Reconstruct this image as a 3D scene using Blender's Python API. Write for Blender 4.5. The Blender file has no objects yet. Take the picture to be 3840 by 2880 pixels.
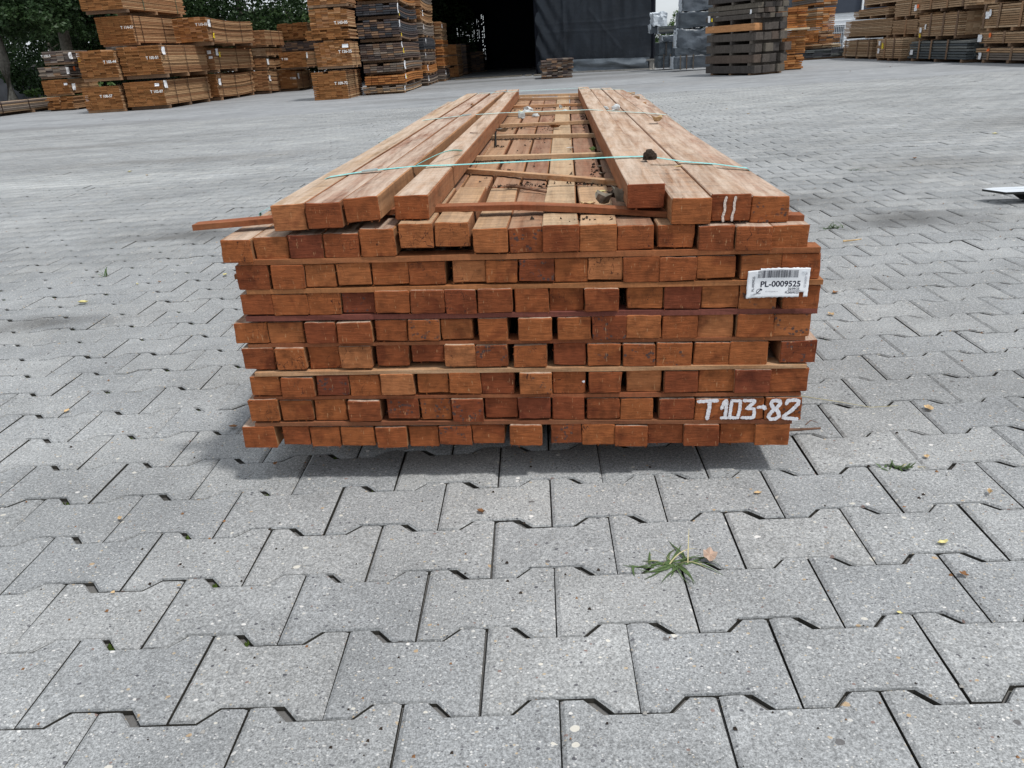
import bpy, bmesh, math, random
import numpy as np
from mathutils import Vector, Matrix, Quaternion
R = random.Random(7)
sc = bpy.context.scene
COL = sc.collection

# ------------------------------------------------------------------ camera
PITCH, ROLL, YAW = 0.3987, 0.0636, 0.0476
CAM = Vector((0.1022, -1.4587, 0.7613))
def cam_matrix():
    c, s = math.cos(YAW), math.sin(YAW); cp, sp = math.cos(PITCH), math.sin(PITCH)
    cr, sr = math.cos(ROLL), math.sin(ROLL)
    right0 = Vector((c, s, 0)); fwd0 = Vector((-s, c, 0)); Zv = Vector((0, 0, 1))
    fwd = cp*fwd0 - sp*Zv; up0 = sp*fwd0 + cp*Zv
    right = cr*right0 - sr*up0; up = sr*right0 + cr*up0
    m = Matrix((right, up, -fwd)).transposed().to_4x4(); m.translation = CAM
    return m
cd = bpy.data.cameras.new('camera'); cam = bpy.data.objects.new('camera', cd); COL.objects.link(cam)
cam.matrix_world = cam_matrix(); cd.sensor_width = 36; cd.lens = 36*2965.66/3840
cd.clip_start = 0.02; cd.clip_end = 600
sc.camera = cam

# ------------------------------------------------------------------ sky, sun, exposure
SUN = Vector((0.20, -0.116, 0.486)).normalized()
w = bpy.data.worlds.new('World'); sc.world = w; w.use_nodes = True
nt = w.node_tree; nt.nodes.clear()
out = nt.nodes.new('ShaderNodeOutputWorld'); bg = nt.nodes.new('ShaderNodeBackground')
sky = nt.nodes.new('ShaderNodeTexSky'); sky.sky_type = 'NISHITA'; sky.sun_disc = False
sky.sun_elevation = math.asin(SUN.z); sky.sun_rotation = math.atan2(SUN.x, SUN.y)
sky.altitude = 20; sky.dust_density = 2.0
tc = nt.nodes.new('ShaderNodeTexCoord'); mp = nt.nodes.new('ShaderNodeMapping'); mp.inputs['Scale'].default_value = (1, 1, 2.5)
no = nt.nodes.new('ShaderNodeTexNoise'); no.inputs['Scale'].default_value = 2.2; no.inputs['Detail'].default_value = 7; no.inputs['Roughness'].default_value = 0.55
cr_ = nt.nodes.new('ShaderNodeValToRGB'); cr_.color_ramp.elements[0].position = 0.36; cr_.color_ramp.elements[0].color = (.55, .55, .55, 1)
cr_.color_ramp.elements[1].position = 0.56; cr_.color_ramp.elements[1].color = (.95, .95, .95, 1)
mix = nt.nodes.new('ShaderNodeMixRGB'); mix.inputs[2].default_value = (7.6, 8.1, 8.6, 1)
nt.links.new(tc.outputs['Generated'], mp.inputs[0]); nt.links.new(mp.outputs[0], no.inputs[0]); nt.links.new(no.outputs[0], cr_.inputs[0])
nt.links.new(cr_.outputs[0], mix.inputs[0]); nt.links.new(sky.outputs[0], mix.inputs[1]); nt.links.new(mix.outputs[0], bg.inputs[0])
bg.inputs[1].default_value = 0.1
nt.links.new(bg.outputs[0], out.inputs[0])
sl = bpy.data.lights.new('sun', 'SUN'); sl.energy = 2.7; sl.angle = math.radians(5.5); sl.color = (1, .975, .94)
so = bpy.data.objects.new('sun', sl); COL.objects.link(so); so.rotation_euler = SUN.to_track_quat('Z', 'Y').to_euler(); so.location = (3, -2, 8)
sc.view_settings.view_transform = 'Standard'; sc.view_settings.look = 'None'; sc.view_settings.gamma = 1; sc.view_settings.use_curve_mapping = False
sc.view_settings.exposure = 0.14
sc.render.engine = 'CYCLES'; sc.cycles.max_bounces = 6; sc.cycles.diffuse_bounces = 3

# ------------------------------------------------------------------ node helpers
class NB:
    def __init__(s, name, rough=.8, spec=.3):
        s.m = bpy.data.materials.new(name); s.m.use_nodes = True; s.t = s.m.node_tree
        s.b = s.t.nodes['Principled BSDF']; s.b.inputs['Roughness'].default_value = rough
        s.b.inputs['Specular IOR Level'].default_value = spec
    def n(s, typ, **kw):
        nd = s.t.nodes.new('ShaderNode'+typ)
        for k, v in kw.items():
            if k in nd.inputs: s.put(nd.inputs[k], v)
            else: setattr(nd, k, v)
        return nd
    def put(s, sock, v):
        if isinstance(v, bpy.types.NodeSocket): s.t.links.new(v, sock)
        else:
            if sock.type == 'RGBA' and len(v) == 3: v = (*v, 1)
            sock.default_value = v
    def mapv(s, vec, scale=(1, 1, 1), loc=(0, 0, 0)):
        nd = s.n('Mapping'); s.put(nd.inputs[0], vec); s.put(nd.inputs['Scale'], scale); s.put(nd.inputs['Location'], loc); return nd.outputs[0]
    def noise(s, vec, scale, detail=4, rough=.55, dist=0):
        nd = s.n('TexNoise'); s.put(nd.inputs['Vector'], vec); nd.inputs['Scale'].default_value = scale
        nd.inputs['Detail'].default_value = detail; nd.inputs['Roughness'].default_value = rough; nd.inputs['Distortion'].default_value = dist
        return nd.outputs[0]
    def ramp(s, fac, stops, interp='LINEAR'):
        nd = s.n('ValToRGB'); s.put(nd.inputs[0], fac); cr = nd.color_ramp; cr.interpolation = interp
        while len(cr.elements) < len(stops): cr.elements.new(.5)
        for e, (p, c) in zip(cr.elements, stops):
            e.position = p; e.color = (*c, 1) if not isinstance(c, (int, float)) else (c, c, c, 1)
        return nd.outputs[0]
    def mix(s, a, b, f, mode='MIX'):
        nd = s.n('MixRGB', blend_type=mode); s.put(nd.inputs[0], f); s.put(nd.inputs[1], a); s.put(nd.inputs[2], b); return nd.outputs[0]
    def math(s, op, a, b=0.0, c=None):
        nd = s.n('Math', operation=op); s.put(nd.inputs[0], a); s.put(nd.inputs[1], b)
        if c is not None: s.put(nd.inputs[2], c)
        return nd.outputs[0]
    def vmath(s, op, a, b):
        nd = s.n('VectorMath', operation=op); s.put(nd.inputs[0], a); s.put(nd.inputs[1], b)
        return nd.outputs['Value'] if op in ('DISTANCE', 'DOT_PRODUCT', 'LENGTH') else nd.outputs[0]
    def bump(s, h, strength, dist, prev=None):
        nd = s.n('Bump'); s.put(nd.inputs['Height'], h); nd.inputs['Strength'].default_value = strength; nd.inputs['Distance'].default_value = dist
        if prev: s.put(nd.inputs['Normal'], prev)
        return nd.outputs[0]
    def out(s, col, normal=None, rough=None):
        s.put(s.b.inputs['Base Color'], col)
        if normal: s.put(s.b.inputs['Normal'], normal)
        if rough is not None: s.put(s.b.inputs['Roughness'], rough)
        return s.m
    def rand(s): return s.n('ObjectInfo').outputs['Random']
    def pos(s): return s.n('NewGeometry').outputs['Position']
    def objvec(s, k=37.0):
        tcn = s.n('TexCoord').outputs['Object']
        r = s.rand(); cmb = s.n('CombineXYZ'); s.put(cmb.inputs[0], s.math('MULTIPLY', r, k)); s.put(cmb.inputs[1], s.math('MULTIPLY', r, k*1.7)); s.put(cmb.inputs[2], s.math('MULTIPLY', r, k*.6))
        return s.vmath('ADD', tcn, cmb.outputs[0])
def simple(name, col, rough=.7, spec=.3, metal=0, var=.15, scale=20):
    b = NB(name, rough, spec); b.b.inputs['Metallic'].default_value = metal
    f = b.noise(b.pos(), scale, 5)
    dk = tuple(c*(1-var) for c in col); lt = tuple(min(1, c*(1+var)) for c in col)
    return b.out(b.ramp(f, [(.3, dk), (.7, lt)]))

# ---- paving
def ground_tint(b, base):
    """large stains and dusty drift shared by pavers and sheet (world position)"""
    p = b.pos()
    big = b.noise(b.mapv(p, (.35, .8, 1)), 1.0, 5, .6)
    base = b.mix(base, b.ramp(big, [(.3, .78), (.5, 1.0), (.7, 1.12)]), 1.0, 'MULTIPLY')
    med = b.noise(b.mapv(p, (1.4, 2.6, 1)), 1.3, 4, .6, .5)
    base = b.mix(base, b.ramp(med, [(.3, .82), (.6, 1.05)]), .8, 'MULTIPLY')
    wob = b.n('TexNoise'); b.put(wob.inputs['Vector'], p); wob.inputs['Scale'].default_value = 3.0; wob.inputs['Detail'].default_value = 4
    off = b.vmath('MULTIPLY', b.vmath('SUBTRACT', wob.outputs['Color'], (.5, .5, .5)), (.55, .55, 0))
    pw = b.vmath('ADD', p, off)
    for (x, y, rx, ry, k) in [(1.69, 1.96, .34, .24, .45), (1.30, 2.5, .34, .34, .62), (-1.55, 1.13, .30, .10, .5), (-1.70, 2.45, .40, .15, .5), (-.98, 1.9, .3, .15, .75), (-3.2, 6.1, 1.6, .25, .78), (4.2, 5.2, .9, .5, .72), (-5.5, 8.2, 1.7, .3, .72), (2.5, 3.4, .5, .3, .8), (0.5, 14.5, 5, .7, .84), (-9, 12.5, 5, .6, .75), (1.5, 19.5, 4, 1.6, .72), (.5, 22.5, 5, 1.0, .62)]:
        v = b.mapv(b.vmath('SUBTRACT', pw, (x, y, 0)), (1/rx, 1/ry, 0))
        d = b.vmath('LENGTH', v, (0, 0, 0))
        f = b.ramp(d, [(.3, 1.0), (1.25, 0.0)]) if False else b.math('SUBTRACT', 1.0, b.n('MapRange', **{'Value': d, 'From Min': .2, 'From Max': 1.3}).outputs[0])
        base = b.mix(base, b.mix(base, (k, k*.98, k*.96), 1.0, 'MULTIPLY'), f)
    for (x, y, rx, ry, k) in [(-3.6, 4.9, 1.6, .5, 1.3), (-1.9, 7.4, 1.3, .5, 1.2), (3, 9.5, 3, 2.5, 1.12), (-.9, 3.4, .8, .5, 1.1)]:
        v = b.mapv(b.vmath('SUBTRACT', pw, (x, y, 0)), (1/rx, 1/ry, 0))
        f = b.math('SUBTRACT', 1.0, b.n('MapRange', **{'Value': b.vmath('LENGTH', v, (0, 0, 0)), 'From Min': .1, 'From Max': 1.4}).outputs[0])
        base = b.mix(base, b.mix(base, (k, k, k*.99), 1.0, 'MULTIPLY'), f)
    return base
def paver_mat(name, attr):
    b = NB(name, .78, .35); p = b.pos()
    if attr: tone = b.n('Attribute', attribute_name='tone').outputs['Fac']
    else: tone = b.rand()
    base = b.ramp(tone, [(0, (.258, .266, .270)), (.4, (.272, .279, .281)), (.8, (.284, .290, .290)), (1, (.302, .306, .303))])
    base = b.mix(base, b.ramp(b.noise(p, 14, 5, .65), [(.3, .86), (.7, 1.1)]), .8, 'MULTIPLY')
    # fine sand grain of the concrete
    base = b.mix(base, b.ramp(b.noise(p, 420, 3, .75), [(.28, .42), (.5, 1.0), (.72, 1.65)]), 1.0, 'MULTIPLY')
    base = b.mix(base, b.ramp(b.noise(p, 190, 2, .6), [(.30, .66), (.5, 1.0), (.70, 1.32)]), .9, 'MULTIPLY')
    base = b.mix(base, b.ramp(b.noise(p, 2.2, 4, .7), [(.35, .88), (.65, 1.08)]), .8, 'MULTIPLY')
    nrm = None
    for sc_, thr, cols in [(120, .12, [(0, (.50, .49, .46)), (.28, (.05, .05, .06)), (.52, (.42, .33, .22)), (.62, (.20, .13, .11)), (.72, (.62, .60, .57)), (.86, (.10, .10, .11))]),
                           (260, .20, [(0, (.50, .495, .48)), (.40, (.08, .08, .09)), (.66, (.45, .38, .28)), (.8, (.60, .59, .57))]),
                           (75, .05, [(0, (.60, .57, .50)), (.4, (.09, .085, .085)), (.6, (.40, .28, .16)), (.8, (.68, .66, .63))])]:
        vo = b.n('TexVoronoi', feature='F1'); b.put(vo.inputs['Vector'], b.vmath('ADD', b.mapv(p, (1, 1.25, 1)), b.vmath('MULTIPLY', b.n('TexNoise', Vector=p, Scale=60.0).outputs['Color'], (.006, .006, .006)))); vo.inputs['Scale'].default_value = sc_
        sp = b.n('SeparateColor'); b.put(sp.inputs[0], vo.outputs['Color'])
        sel = b.math('LESS_THAN', sp.outputs[0], thr)
        rr = b.math('MULTIPLY_ADD', sp.outputs[2], .36, .10)
        near = b.math('LESS_THAN', vo.outputs['Distance'], rr)
        f = b.math('MULTIPLY', b.math('MULTIPLY', sel, near), .85)
        base = b.mix(base, b.ramp(sp.outputs[1], cols, 'CONSTANT'), f)
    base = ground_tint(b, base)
    nrm = b.bump(b.noise(p, 330, 4, .7), .45, .0015)
    nrm = b.bump(b.noise(p, 35, 3), .25, .002, nrm)
    return b.out(base, nrm)
M_PAVER = paver_mat('paver_concrete', False); M_PAVERF = paver_mat('paver_concrete_field', True)
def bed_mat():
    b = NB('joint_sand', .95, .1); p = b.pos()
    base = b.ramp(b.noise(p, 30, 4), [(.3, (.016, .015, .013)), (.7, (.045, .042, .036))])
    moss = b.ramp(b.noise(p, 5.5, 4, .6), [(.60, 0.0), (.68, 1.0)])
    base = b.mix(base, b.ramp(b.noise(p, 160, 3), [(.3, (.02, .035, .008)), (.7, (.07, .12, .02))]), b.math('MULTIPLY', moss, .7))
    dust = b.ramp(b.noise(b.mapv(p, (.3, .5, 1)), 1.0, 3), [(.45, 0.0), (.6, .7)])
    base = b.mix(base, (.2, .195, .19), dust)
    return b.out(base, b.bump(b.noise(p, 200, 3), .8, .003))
M_BED = bed_mat()
M_FLANK = simple('paver_dirty_flank', (.06, .057, .05), .95, .05, 0, .3, 60)
def sheet_mat():
    b = NB('far_paving', .8, .3); p = b.pos()
    base = b.ramp(b.noise(p, 9, 5, .6), [(.3, (.232, .241, .250)), (.7, (.292, .299, .306))])
    base = b.mix(base, b.ramp(b.noise(b.mapv(p, (3, 7, 1)), 1.0, 5, .7), [(.35, .82), (.65, 1.12)]), .8, 'MULTIPLY')
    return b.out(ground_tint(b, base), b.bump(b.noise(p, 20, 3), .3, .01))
M_SHEET = sheet_mat()

# ---- wood
def endgrain_mat():
    b = NB('hardwood_end_grain', .82, .2); v = b.objvec(); r = b.rand()
    base = b.ramp(r, [(0, (0.239, 0.067, 0.023)), (.12, (0.297, 0.094, 0.030)), (.24, (0.203, 0.053, 0.020)), (.36, (0.324, 0.109, 0.037)), (.47, (0.261, 0.076, 0.025)), (.58, (0.176, 0.045, 0.020)), (.61, (0.288, 0.088, 0.028)), (.76, (0.216, 0.060, 0.021)), (.86, (0.360, 0.134, 0.051)), (.95, (0.270, 0.080, 0.026))], 'CONSTANT')
    # growth rings: distorted rings about a heart well off the piece
    wv = b.n('TexWave', wave_type='RINGS', rings_direction='Y'); ctr = b.n('CombineXYZ')
    tcn = b.n('TexCoord').outputs['Object']
    b.put(ctr.inputs[0], b.math('MULTIPLY_ADD', b.math('FRACT', b.math('MULTIPLY', r, 17.3)), .5, -.25)); b.put(ctr.inputs[2], b.math('MULTIPLY_ADD', b.math('FRACT', b.math('MULTIPLY', r, 7.7)), .3, -.16))
    b.put(wv.inputs['Vector'], b.vmath('ADD', tcn, ctr.outputs[0])); wv.inputs['Scale'].default_value = 15; wv.inputs['Distortion'].default_value = 9; wv.inputs['Detail'].default_value = 5; wv.inputs['Detail Scale'].default_value = .8
    base = b.mix(base, b.ramp(wv.outputs[0], [(.1, .86), (.9, 1.08)]), .4, 'MULTIPLY')
    # saw scratches across the cut, leaning
    rot = b.n('Mapping'); b.put(rot.inputs[0], v); rv = b.n('CombineXYZ'); b.put(rv.inputs[1], b.math('MULTIPLY_ADD', b.math('FRACT', b.math('MULTIPLY', r, 13.1)), 2.2, -.7)); b.put(rot.inputs['Rotation'], rv.outputs[0]); rot.inputs['Scale'].default_value = (30, 30, 260)
    base = b.mix(base, b.ramp(b.noise(rot.outputs[0], 1.2, 4, .65), [(.3, .68), (.7, 1.25)]), .75, 'MULTIPLY')
    base = b.mix(base, b.ramp(b.noise(v, 38, 5, .7), [(.28, .50), (.5, 1.0), (.75, 1.3)]), .85, 'MULTIPLY')
    # broad darker sap patches on some pieces
    pt = b.ramp(b.noise(v, 17, 3, .5, .6), [(.56, 0.0), (.66, .55)])
    base = b.mix(base, b.mix(base, (.48, .36, .38), 1.0, 'MULTIPLY'), pt)
    # blue-black tannin spots on a few
    vo = b.n('TexVoronoi'); b.put(vo.inputs['Vector'], v); vo.inputs['Scale'].default_value = 150
    few = b.math('GREATER_THAN', b.math('FRACT', b.math('MULTIPLY', r, 41.7)), .84)
    spot = b.math('MULTIPLY', b.math('MULTIPLY', b.math('LESS_THAN', vo.outputs['Distance'], .42), few), b.ramp(b.noise(v, 45, 2), [(.52, 0.0), (.6, .8)]))
    base = b.mix(base, (.055, .045, .045), spot)
    # drying checks: thin dark cracks on some ends
    ck = b.math('ABSOLUTE', b.math('SUBTRACT', b.noise(b.mapv(v, (55, 55, 26)), 1.0, 2, .5, 1.0), .5))
    has = b.math('GREATER_THAN', b.math('FRACT', b.math('MULTIPLY', r, 23.9)), .6)
    ckf = b.math('MULTIPLY', b.math('MULTIPLY', b.math('LESS_THAN', ck, .007), has), b.ramp(b.noise(v, 20, 2), [(.5, 0.0), (.56, .85)]))
    base = b.mix(base, (.05, .018, .012), ckf)
    # pale torn fibres
    fb = b.noise(b.mapv(v, (320, 320, 60)), 1.0, 2, .6)
    base = b.mix(base, (.52, .30, .15), b.ramp(fb, [(.66, 0.0), (.72, .55)]))
    nr = b.bump(b.noise(rot.outputs[0], 1.2, 4, .7), .8, .0018); nr = b.bump(b.noise(v, 500, 3, .7), .5, .0008, nr)
    return b.out(base, nr)
M_END = endgrain_mat()
def longgrain_mat(name, cols, wash, washf, sawm=.5):
    b = NB(name, .85, .2); v = b.objvec(); r = b.rand()
    base = b.ramp(r, [(i/len(cols), c) for i, c in enumerate(cols)], 'CONSTANT')
    g = b.noise(b.mapv(v, (60, 2.2, 60)), 1.0, 5, .6, .6)
    base = b.mix(base, b.ramp(g, [(.3, .68), (.5, 1.0), (.7, 1.22)]), .75, 'MULTIPLY')
    fig = b.noise(b.mapv(v, (22, .9, 22)), 1.0, 3, .5, 1.4)
    base = b.mix(base, b.ramp(fig, [(.42, .72), (.5, 1.05), (.58, .86), (.66, 1.1)]), .6, 'MULTIPLY')
    # cross-cut saw marks
    s1 = b.noise(b.mapv(v, (7, 95, 7)), 1.0, 4, .7)
    base = b.mix(base, b.ramp(s1, [(.36, .60), (.5, 1.0), (.66, 1.28)]), sawm, 'MULTIPLY')
    wf = b.ramp(b.noise(b.mapv(v, (42, 4, 42)), 1.0, 6, .72, .3), [(.34, 0.0), (.64, 1.0)])
    kn = b.ramp(b.noise(b.mapv(v, (30, 3.5, 30)), .8, 3, .5, 2.0), [(.62, 1.0), (.68, .62)])
    base = b.mix(base, kn, .8, 'MULTIPLY')
    base = b.mix(base, wash, b.math('MULTIPLY', wf, washf))
    base = b.mix(base, b.ramp(b.noise(v, 220, 3, .7), [(.3, .82), (.7, 1.15)]), .7, 'MULTIPLY')
    nr = b.bump(s1, .5, .0016); nr = b.bump(b.noise(v, 380, 3), .4, .0008, nr)
    return b.out(base, nr)
M_TOP = longgrain_mat('hardwood_weathered_top', [(.30, .175, .105), (.26, .135, .082), (.34, .21, .13), (.28, .155, .10), (.24, .12, .075), (.36, .235, .14)], (.55, .44, .35), .85, .95)
M_DECK = longgrain_mat('hardwood_channel_top', [(.27, .135, .075), (.24, .105, .058), (.38, .235, .13), (.25, .12, .072), (.20, .088, .05), (.33, .185, .10)], (.44, .30, .20), .45, .9)
M_DECKP = longgrain_mat('pale_channel_board', [(.37, .245, .145)], (.52, .39, .26), .5, 1.0)
M_SIDE = longgrain_mat('hardwood_side', [(.30, .13, .055), (.26, .10, .042), (.33, .16, .072), (.23, .088, .038)], (.42, .24, .13), .35, .7)
M_LATHT = longgrain_mat('lath_wood_top', [(.40, .24, .13), (.36, .19, .10), (.43, .27, .15)], (.56, .40, .26), .6, .5)
M_LATH = longgrain_mat('lath_wood', [(.27, .085, .032), (.31, .12, .045), (.22, .065, .028), (.16, .048, .026)], (.40, .20, .09), .35, .4)
M_LATHD = longgrain_mat('lath_wood_dark', [(.155, .048, .036)], (.24, .09, .06), .4, .4)
M_LATHP = longgrain_mat('lath_wood_pale', [(.36, .165, .07)], (.62, .46, .30), .5, .4)
def pack_mat(name, cols, dirt=.35, sc_=1.0, vert=False):
    b = NB(name, .92, .05); p = b.pos(); r = b.rand()
    base = b.ramp(r, [(i/len(cols), c) for i, c in enumerate(cols)], 'CONSTANT')
    base = b.mix(base, b.ramp(b.noise(b.mapv(p, (14, 14, 1.2) if vert else (3, 3, 22)), 1.5*sc_, 5, .65), [(.3, .72), (.5, 1.0), (.72, 1.2)]), .8, 'MULTIPLY')
    base = b.mix(base, b.ramp(b.noise(p, 26, 4, .6), [(.3, .75), (.7, 1.2)]), dirt*1.5, 'MULTIPLY')
    return b.out(base, b.bump(b.noise(b.mapv(p, (12, 12, 90)), 1.0, 4), .5, .004))
PK = {
 'brown': pack_mat('boards_orange_brown', [(.265, .118, .045), (.245, .107, .040), (.285, .130, .050), (.255, .112, .043), (.225, .096, .037), (.27, .123, .047)]),
 'brown2': pack_mat('boards_weathered_brown', [(0.354, 0.181, 0.087), (0.305, 0.146, 0.069), (0.415, 0.228, 0.112), (0.329, 0.164, 0.078), (0.268, 0.129, 0.062)]),
 'side': pack_mat('boards_edge_brown', [(.42, .25, .135), (.34, .19, .10), (.48, .30, .165), (.30, .155, .08)]),
 'grey': pack_mat('boards_grey', [(.20, .165, .14), (.15, .12, .105), (.26, .22, .19), (.18, .15, .125), (.30, .24, .19)]),
 'dark': pack_mat('boards_dark', [(.105, .08, .072), (.15, .105, .085), (.075, .062, .062), (.20, .13, .09), (.12, .09, .078), (.30, .19, .12)]),
 'charcoal': pack_mat('boards_charcoal', [(.065, .068, .075), (.09, .09, .098), (.055, .058, .065)]),
 'slate': pack_mat('boards_slate_grey', [(.11, .12, .12), (.14, .15, .148), (.085, .095, .1), (.17, .175, .165)]),
 'orange': pack_mat('boards_fresh_orange', [(.45, .195, .07), (.40, .165, .058), (.50, .24, .095), (.43, .185, .066), (.36, .14, .052)]),
 'tan': pack_mat('boards_tan', [(.42, .285, .175), (.36, .235, .14), (.49, .345, .22), (.39, .26, .16), (.32, .20, .115)]),
 'sleeper': pack_mat('sleeper_grey_brown', [(.098, .085, .075), (.125, .108, .092), (.075, .067, .062), (.14, .122, .10), (.11, .085, .07)], .6, 1.0, True),
 'sleeper_new': pack_mat('sleeper_orange', [(.48, .24, .11), (.42, .19, .085)]),
 'pale': pack_mat('board_pale', [(.70, .56, .38), (.62, .46, .28)]),
 'bearer': pack_mat('bearer_wood', [(.24, .155, .10), (.32, .19, .11), (.19, .125, .085)]),
}
M_BAND = simple('strap_band_dark', (.035, .022, .018), .5)
M_BANDG = simple('strap_band_green', (.04, .12, .085), .45)
M_TEAL = simple('strap_teal', (.22, .60, .58), .4, .5, 0, .25, 300)
M_TEAL2 = simple('strap_pale', (.42, .64, .60), .4, .5, 0, .25, 300)
M_CLIP = simple('strap_seal', (.45, .55, .55), .3, .5, .6)
M_TAG = simple('label_white', (.84, .85, .87), .45, .4, 0, .03, 60)
M_INK = simple('label_ink', (.012, .012, .03), .5)
M_INKG = simple('label_ink_grey', (.30, .30, .34), .5)
M_YEL = simple('label_yellow', (.75, .55, .03), .5)
M_ORG = simple('label_orange', (.85, .17, .03), .5)
def paint_mat():
    b = NB('white_paint', .6, .3); p = b.pos()
    return b.out(b.ramp(b.noise(b.mapv(p, (1, 1, .35)), 260, 4, .7), [(.25, (.36, .27, .24)), (.42, (.66, .64, .67)), (.7, (.84, .84, .86))]))
M_PAINT = paint_mat()
M_CHALK = simple('white_chalk', (.62, .52, .45), .9, .1, 0, .35, 500)
M_STENCIL = simple('stencil_white', (.80, .78, .75), .8, .1, 0, .3, 90)
def tarp_mat(name, col, rough, lt):
    b = NB(name, rough, .4); p = b.pos()
    base = b.ramp(b.noise(p, 1.6, 5, .6), [(.3, tuple(c*.7 for c in col)), (.7, tuple(c*lt for c in col))])
    base = b.mix(base, b.ramp(b.noise(b.mapv(p, (1, 1, 40)), 1.5, 3), [(.4, .85), (.6, 1.12)]), .5, 'MULTIPLY')
    return b.out(base, b.bump(b.noise(p, 9, 4), .5, .02))
M_TARP = tarp_mat('tarpaulin_dark', (.026, .033, .043), .55, 1.4)
M_HEM = tarp_mat('tarpaulin_hem', (.15, .175, .20), .55, 1.3)
M_NET = simple('shed_dark_cladding', (.012, .014, .02), .8, .1)
M_WRAPG = tarp_mat('grey_wrap', (.085, .10, .118), .35, 1.4)
M_WRAPD = tarp_mat('dark_wrap', (.055, .067, .08), .35, 1.4)
M_WRAPW = tarp_mat('white_wrap', (.60, .65, .70), .3, 1.15)
M_CONC = simple('concrete_post', (.33, .315, .29), .9, .2, 0, .2, 12)
M_PLATE = simple('wooden_ramp_plate', (.17, .155, .13), .85, .2, 0, .3, 5)
def steel_mat():
    b = NB('worn_steel', .28, .5); b.b.inputs['Metallic'].default_value = .35; p = b.pos()
    f = b.noise(b.mapv(p, (3, 40, 3)), 1.0, 5, .6)
    return b.out(b.ramp(f, [(.3, (.62, .66, .70)), (.7, (.82, .85, .88))]), b.bump(f, .2, .002), b.ramp(f, [(.3, .22), (.7, .42)]))
M_STEEL = steel_mat(); M_STEELD = simple('dark_oily_steel', (.03, .032, .03), .4, .5, .5)
M_BARK = simple('tree_bark', (.20, .185, .155), .95, .1, 0, .35, 14)
M_SOIL = simple('verge_soil', (.045, .036, .026), 1, .05, 0, .4, 3)
def leaf_mat(name, cols):
    b = NB(name, .55, .35); p = b.pos()
    f = b.noise(p, 1.1, 3, .6); f2 = b.noise(p, 30, 2, .6)
    base = b.mix(b.ramp(f, [(.3, cols[0]), (.5, cols[1]), (.7, cols[2])]), b.ramp(f2, [(.3, .6), (.7, 1.4)]), .8, 'MULTIPLY')
    b.out(base)
    tr = b.n('BsdfTranslucent'); b.put(tr.inputs[0], base); ms = b.n('MixShader'); ms.inputs[0].default_value = .3
    o = [n for n in b.t.nodes if n.type == 'OUTPUT_MATERIAL'][0]
    b.t.links.new(b.b.outputs[0], ms.inputs[1]); b.t.links.new(tr.outputs[0], ms.inputs[2]); b.t.links.new(ms.outputs[0], o.inputs[0])
    return b.m
M_LEAF = leaf_mat('foliage_deep_green', [(.018, .040, .014), (.032, .066, .022), (.055, .10, .035)])
M_LEAFL = leaf_mat('foliage_mid_green', [(.04, .085, .02), (.07, .13, .032), (.11, .17, .05)])
M_GRASS = leaf_mat('grass_blade', [(.045, .085, .03), (.075, .13, .045), (.13, .19, .08)])
M_MOSS = simple('moss_green', (.055, .085, .018), .95, .1, 0, .5, 300); MOSS_PENDING = M_MOSS
M_STRAW = simple('dead_grass', (.52, .46, .26), .8)
M_LEAFB = simple('dry_leaf_brown', (.22, .11, .05), .8, .2, 0, .4, 90)
M_LEAFT = simple('dry_leaf_tan', (.50, .36, .20), .8, .2, 0, .3, 90)
M_LEAFY = simple('dry_leaf_yellow', (.58, .52, .24), .8, .2, 0, .25, 90)
M_LEAFG = simple('dry_leaf_grey', (.20, .175, .14), .85, .2, 0, .5, 60)
M_PETAL = simple('petal_pink', (.50, .37, .29), .7, .2, 0, .15, 120)
M_TWIG = simple('twig_bark', (.16, .09, .06), .9, .1, 0, .35, 80)
M_CRUMB = simple('bark_crumbs', (.035, .026, .02), .95, .1, 0, .5, 200)
M_PAPER = simple('crumpled_plastic', (.50, .52, .52), .4, .4, 0, .2, 40)
M_PAPERG = simple('grey_plastic', (.36, .38, .37), .4, .4, 0, .3, 60)
M_BLDW = simple('white_cladding', (.80, .82, .84), .6, .3, 0, .05, 2)
M_BLDD = simple('anthracite_cladding', (.045, .055, .075), .6, .3, 0, .1, 2)
M_WALLB = simple('grey_block_wall', (.085, .09, .10), .9, .1, 0, .35, 2)

# ------------------------------------------------------------------ mesh helpers
def link(name, me, mats=None, parent=None):
    o = bpy.data.objects.new(name, me)
    if mats is not None and me is not None and len(me.materials) == 0:
        for m in (mats if isinstance(mats, (list, tuple)) else [mats]): me.materials.append(m)
    COL.objects.link(o)
    if parent is not None: o.parent = parent
    return o
def tag(o, label=None, cat=None, group=None, kind=None):
    if label: o['label'] = label
    if cat: o['category'] = cat
    if group: o['group'] = group
    if kind: o['kind'] = kind
    return o
def empty(name, loc=(0, 0, 0), rz=0, parent=None):
    o = bpy.data.objects.new(name, None); o.empty_display_size = .1; COL.objects.link(o); o.location = loc; o.rotation_euler = (0, 0, rz)
    if parent: o.parent = parent
    return o
def mesh(name, V, F, mi=None, smooth=False):
    me = bpy.data.meshes.new(name); me.from_pydata([tuple(v) for v in V], [], F)
    if mi is not None: me.polygons.foreach_set('material_index', mi)
    if smooth: me.polygons.foreach_set('use_smooth', [True]*len(F))
    me.update(); return me
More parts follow.
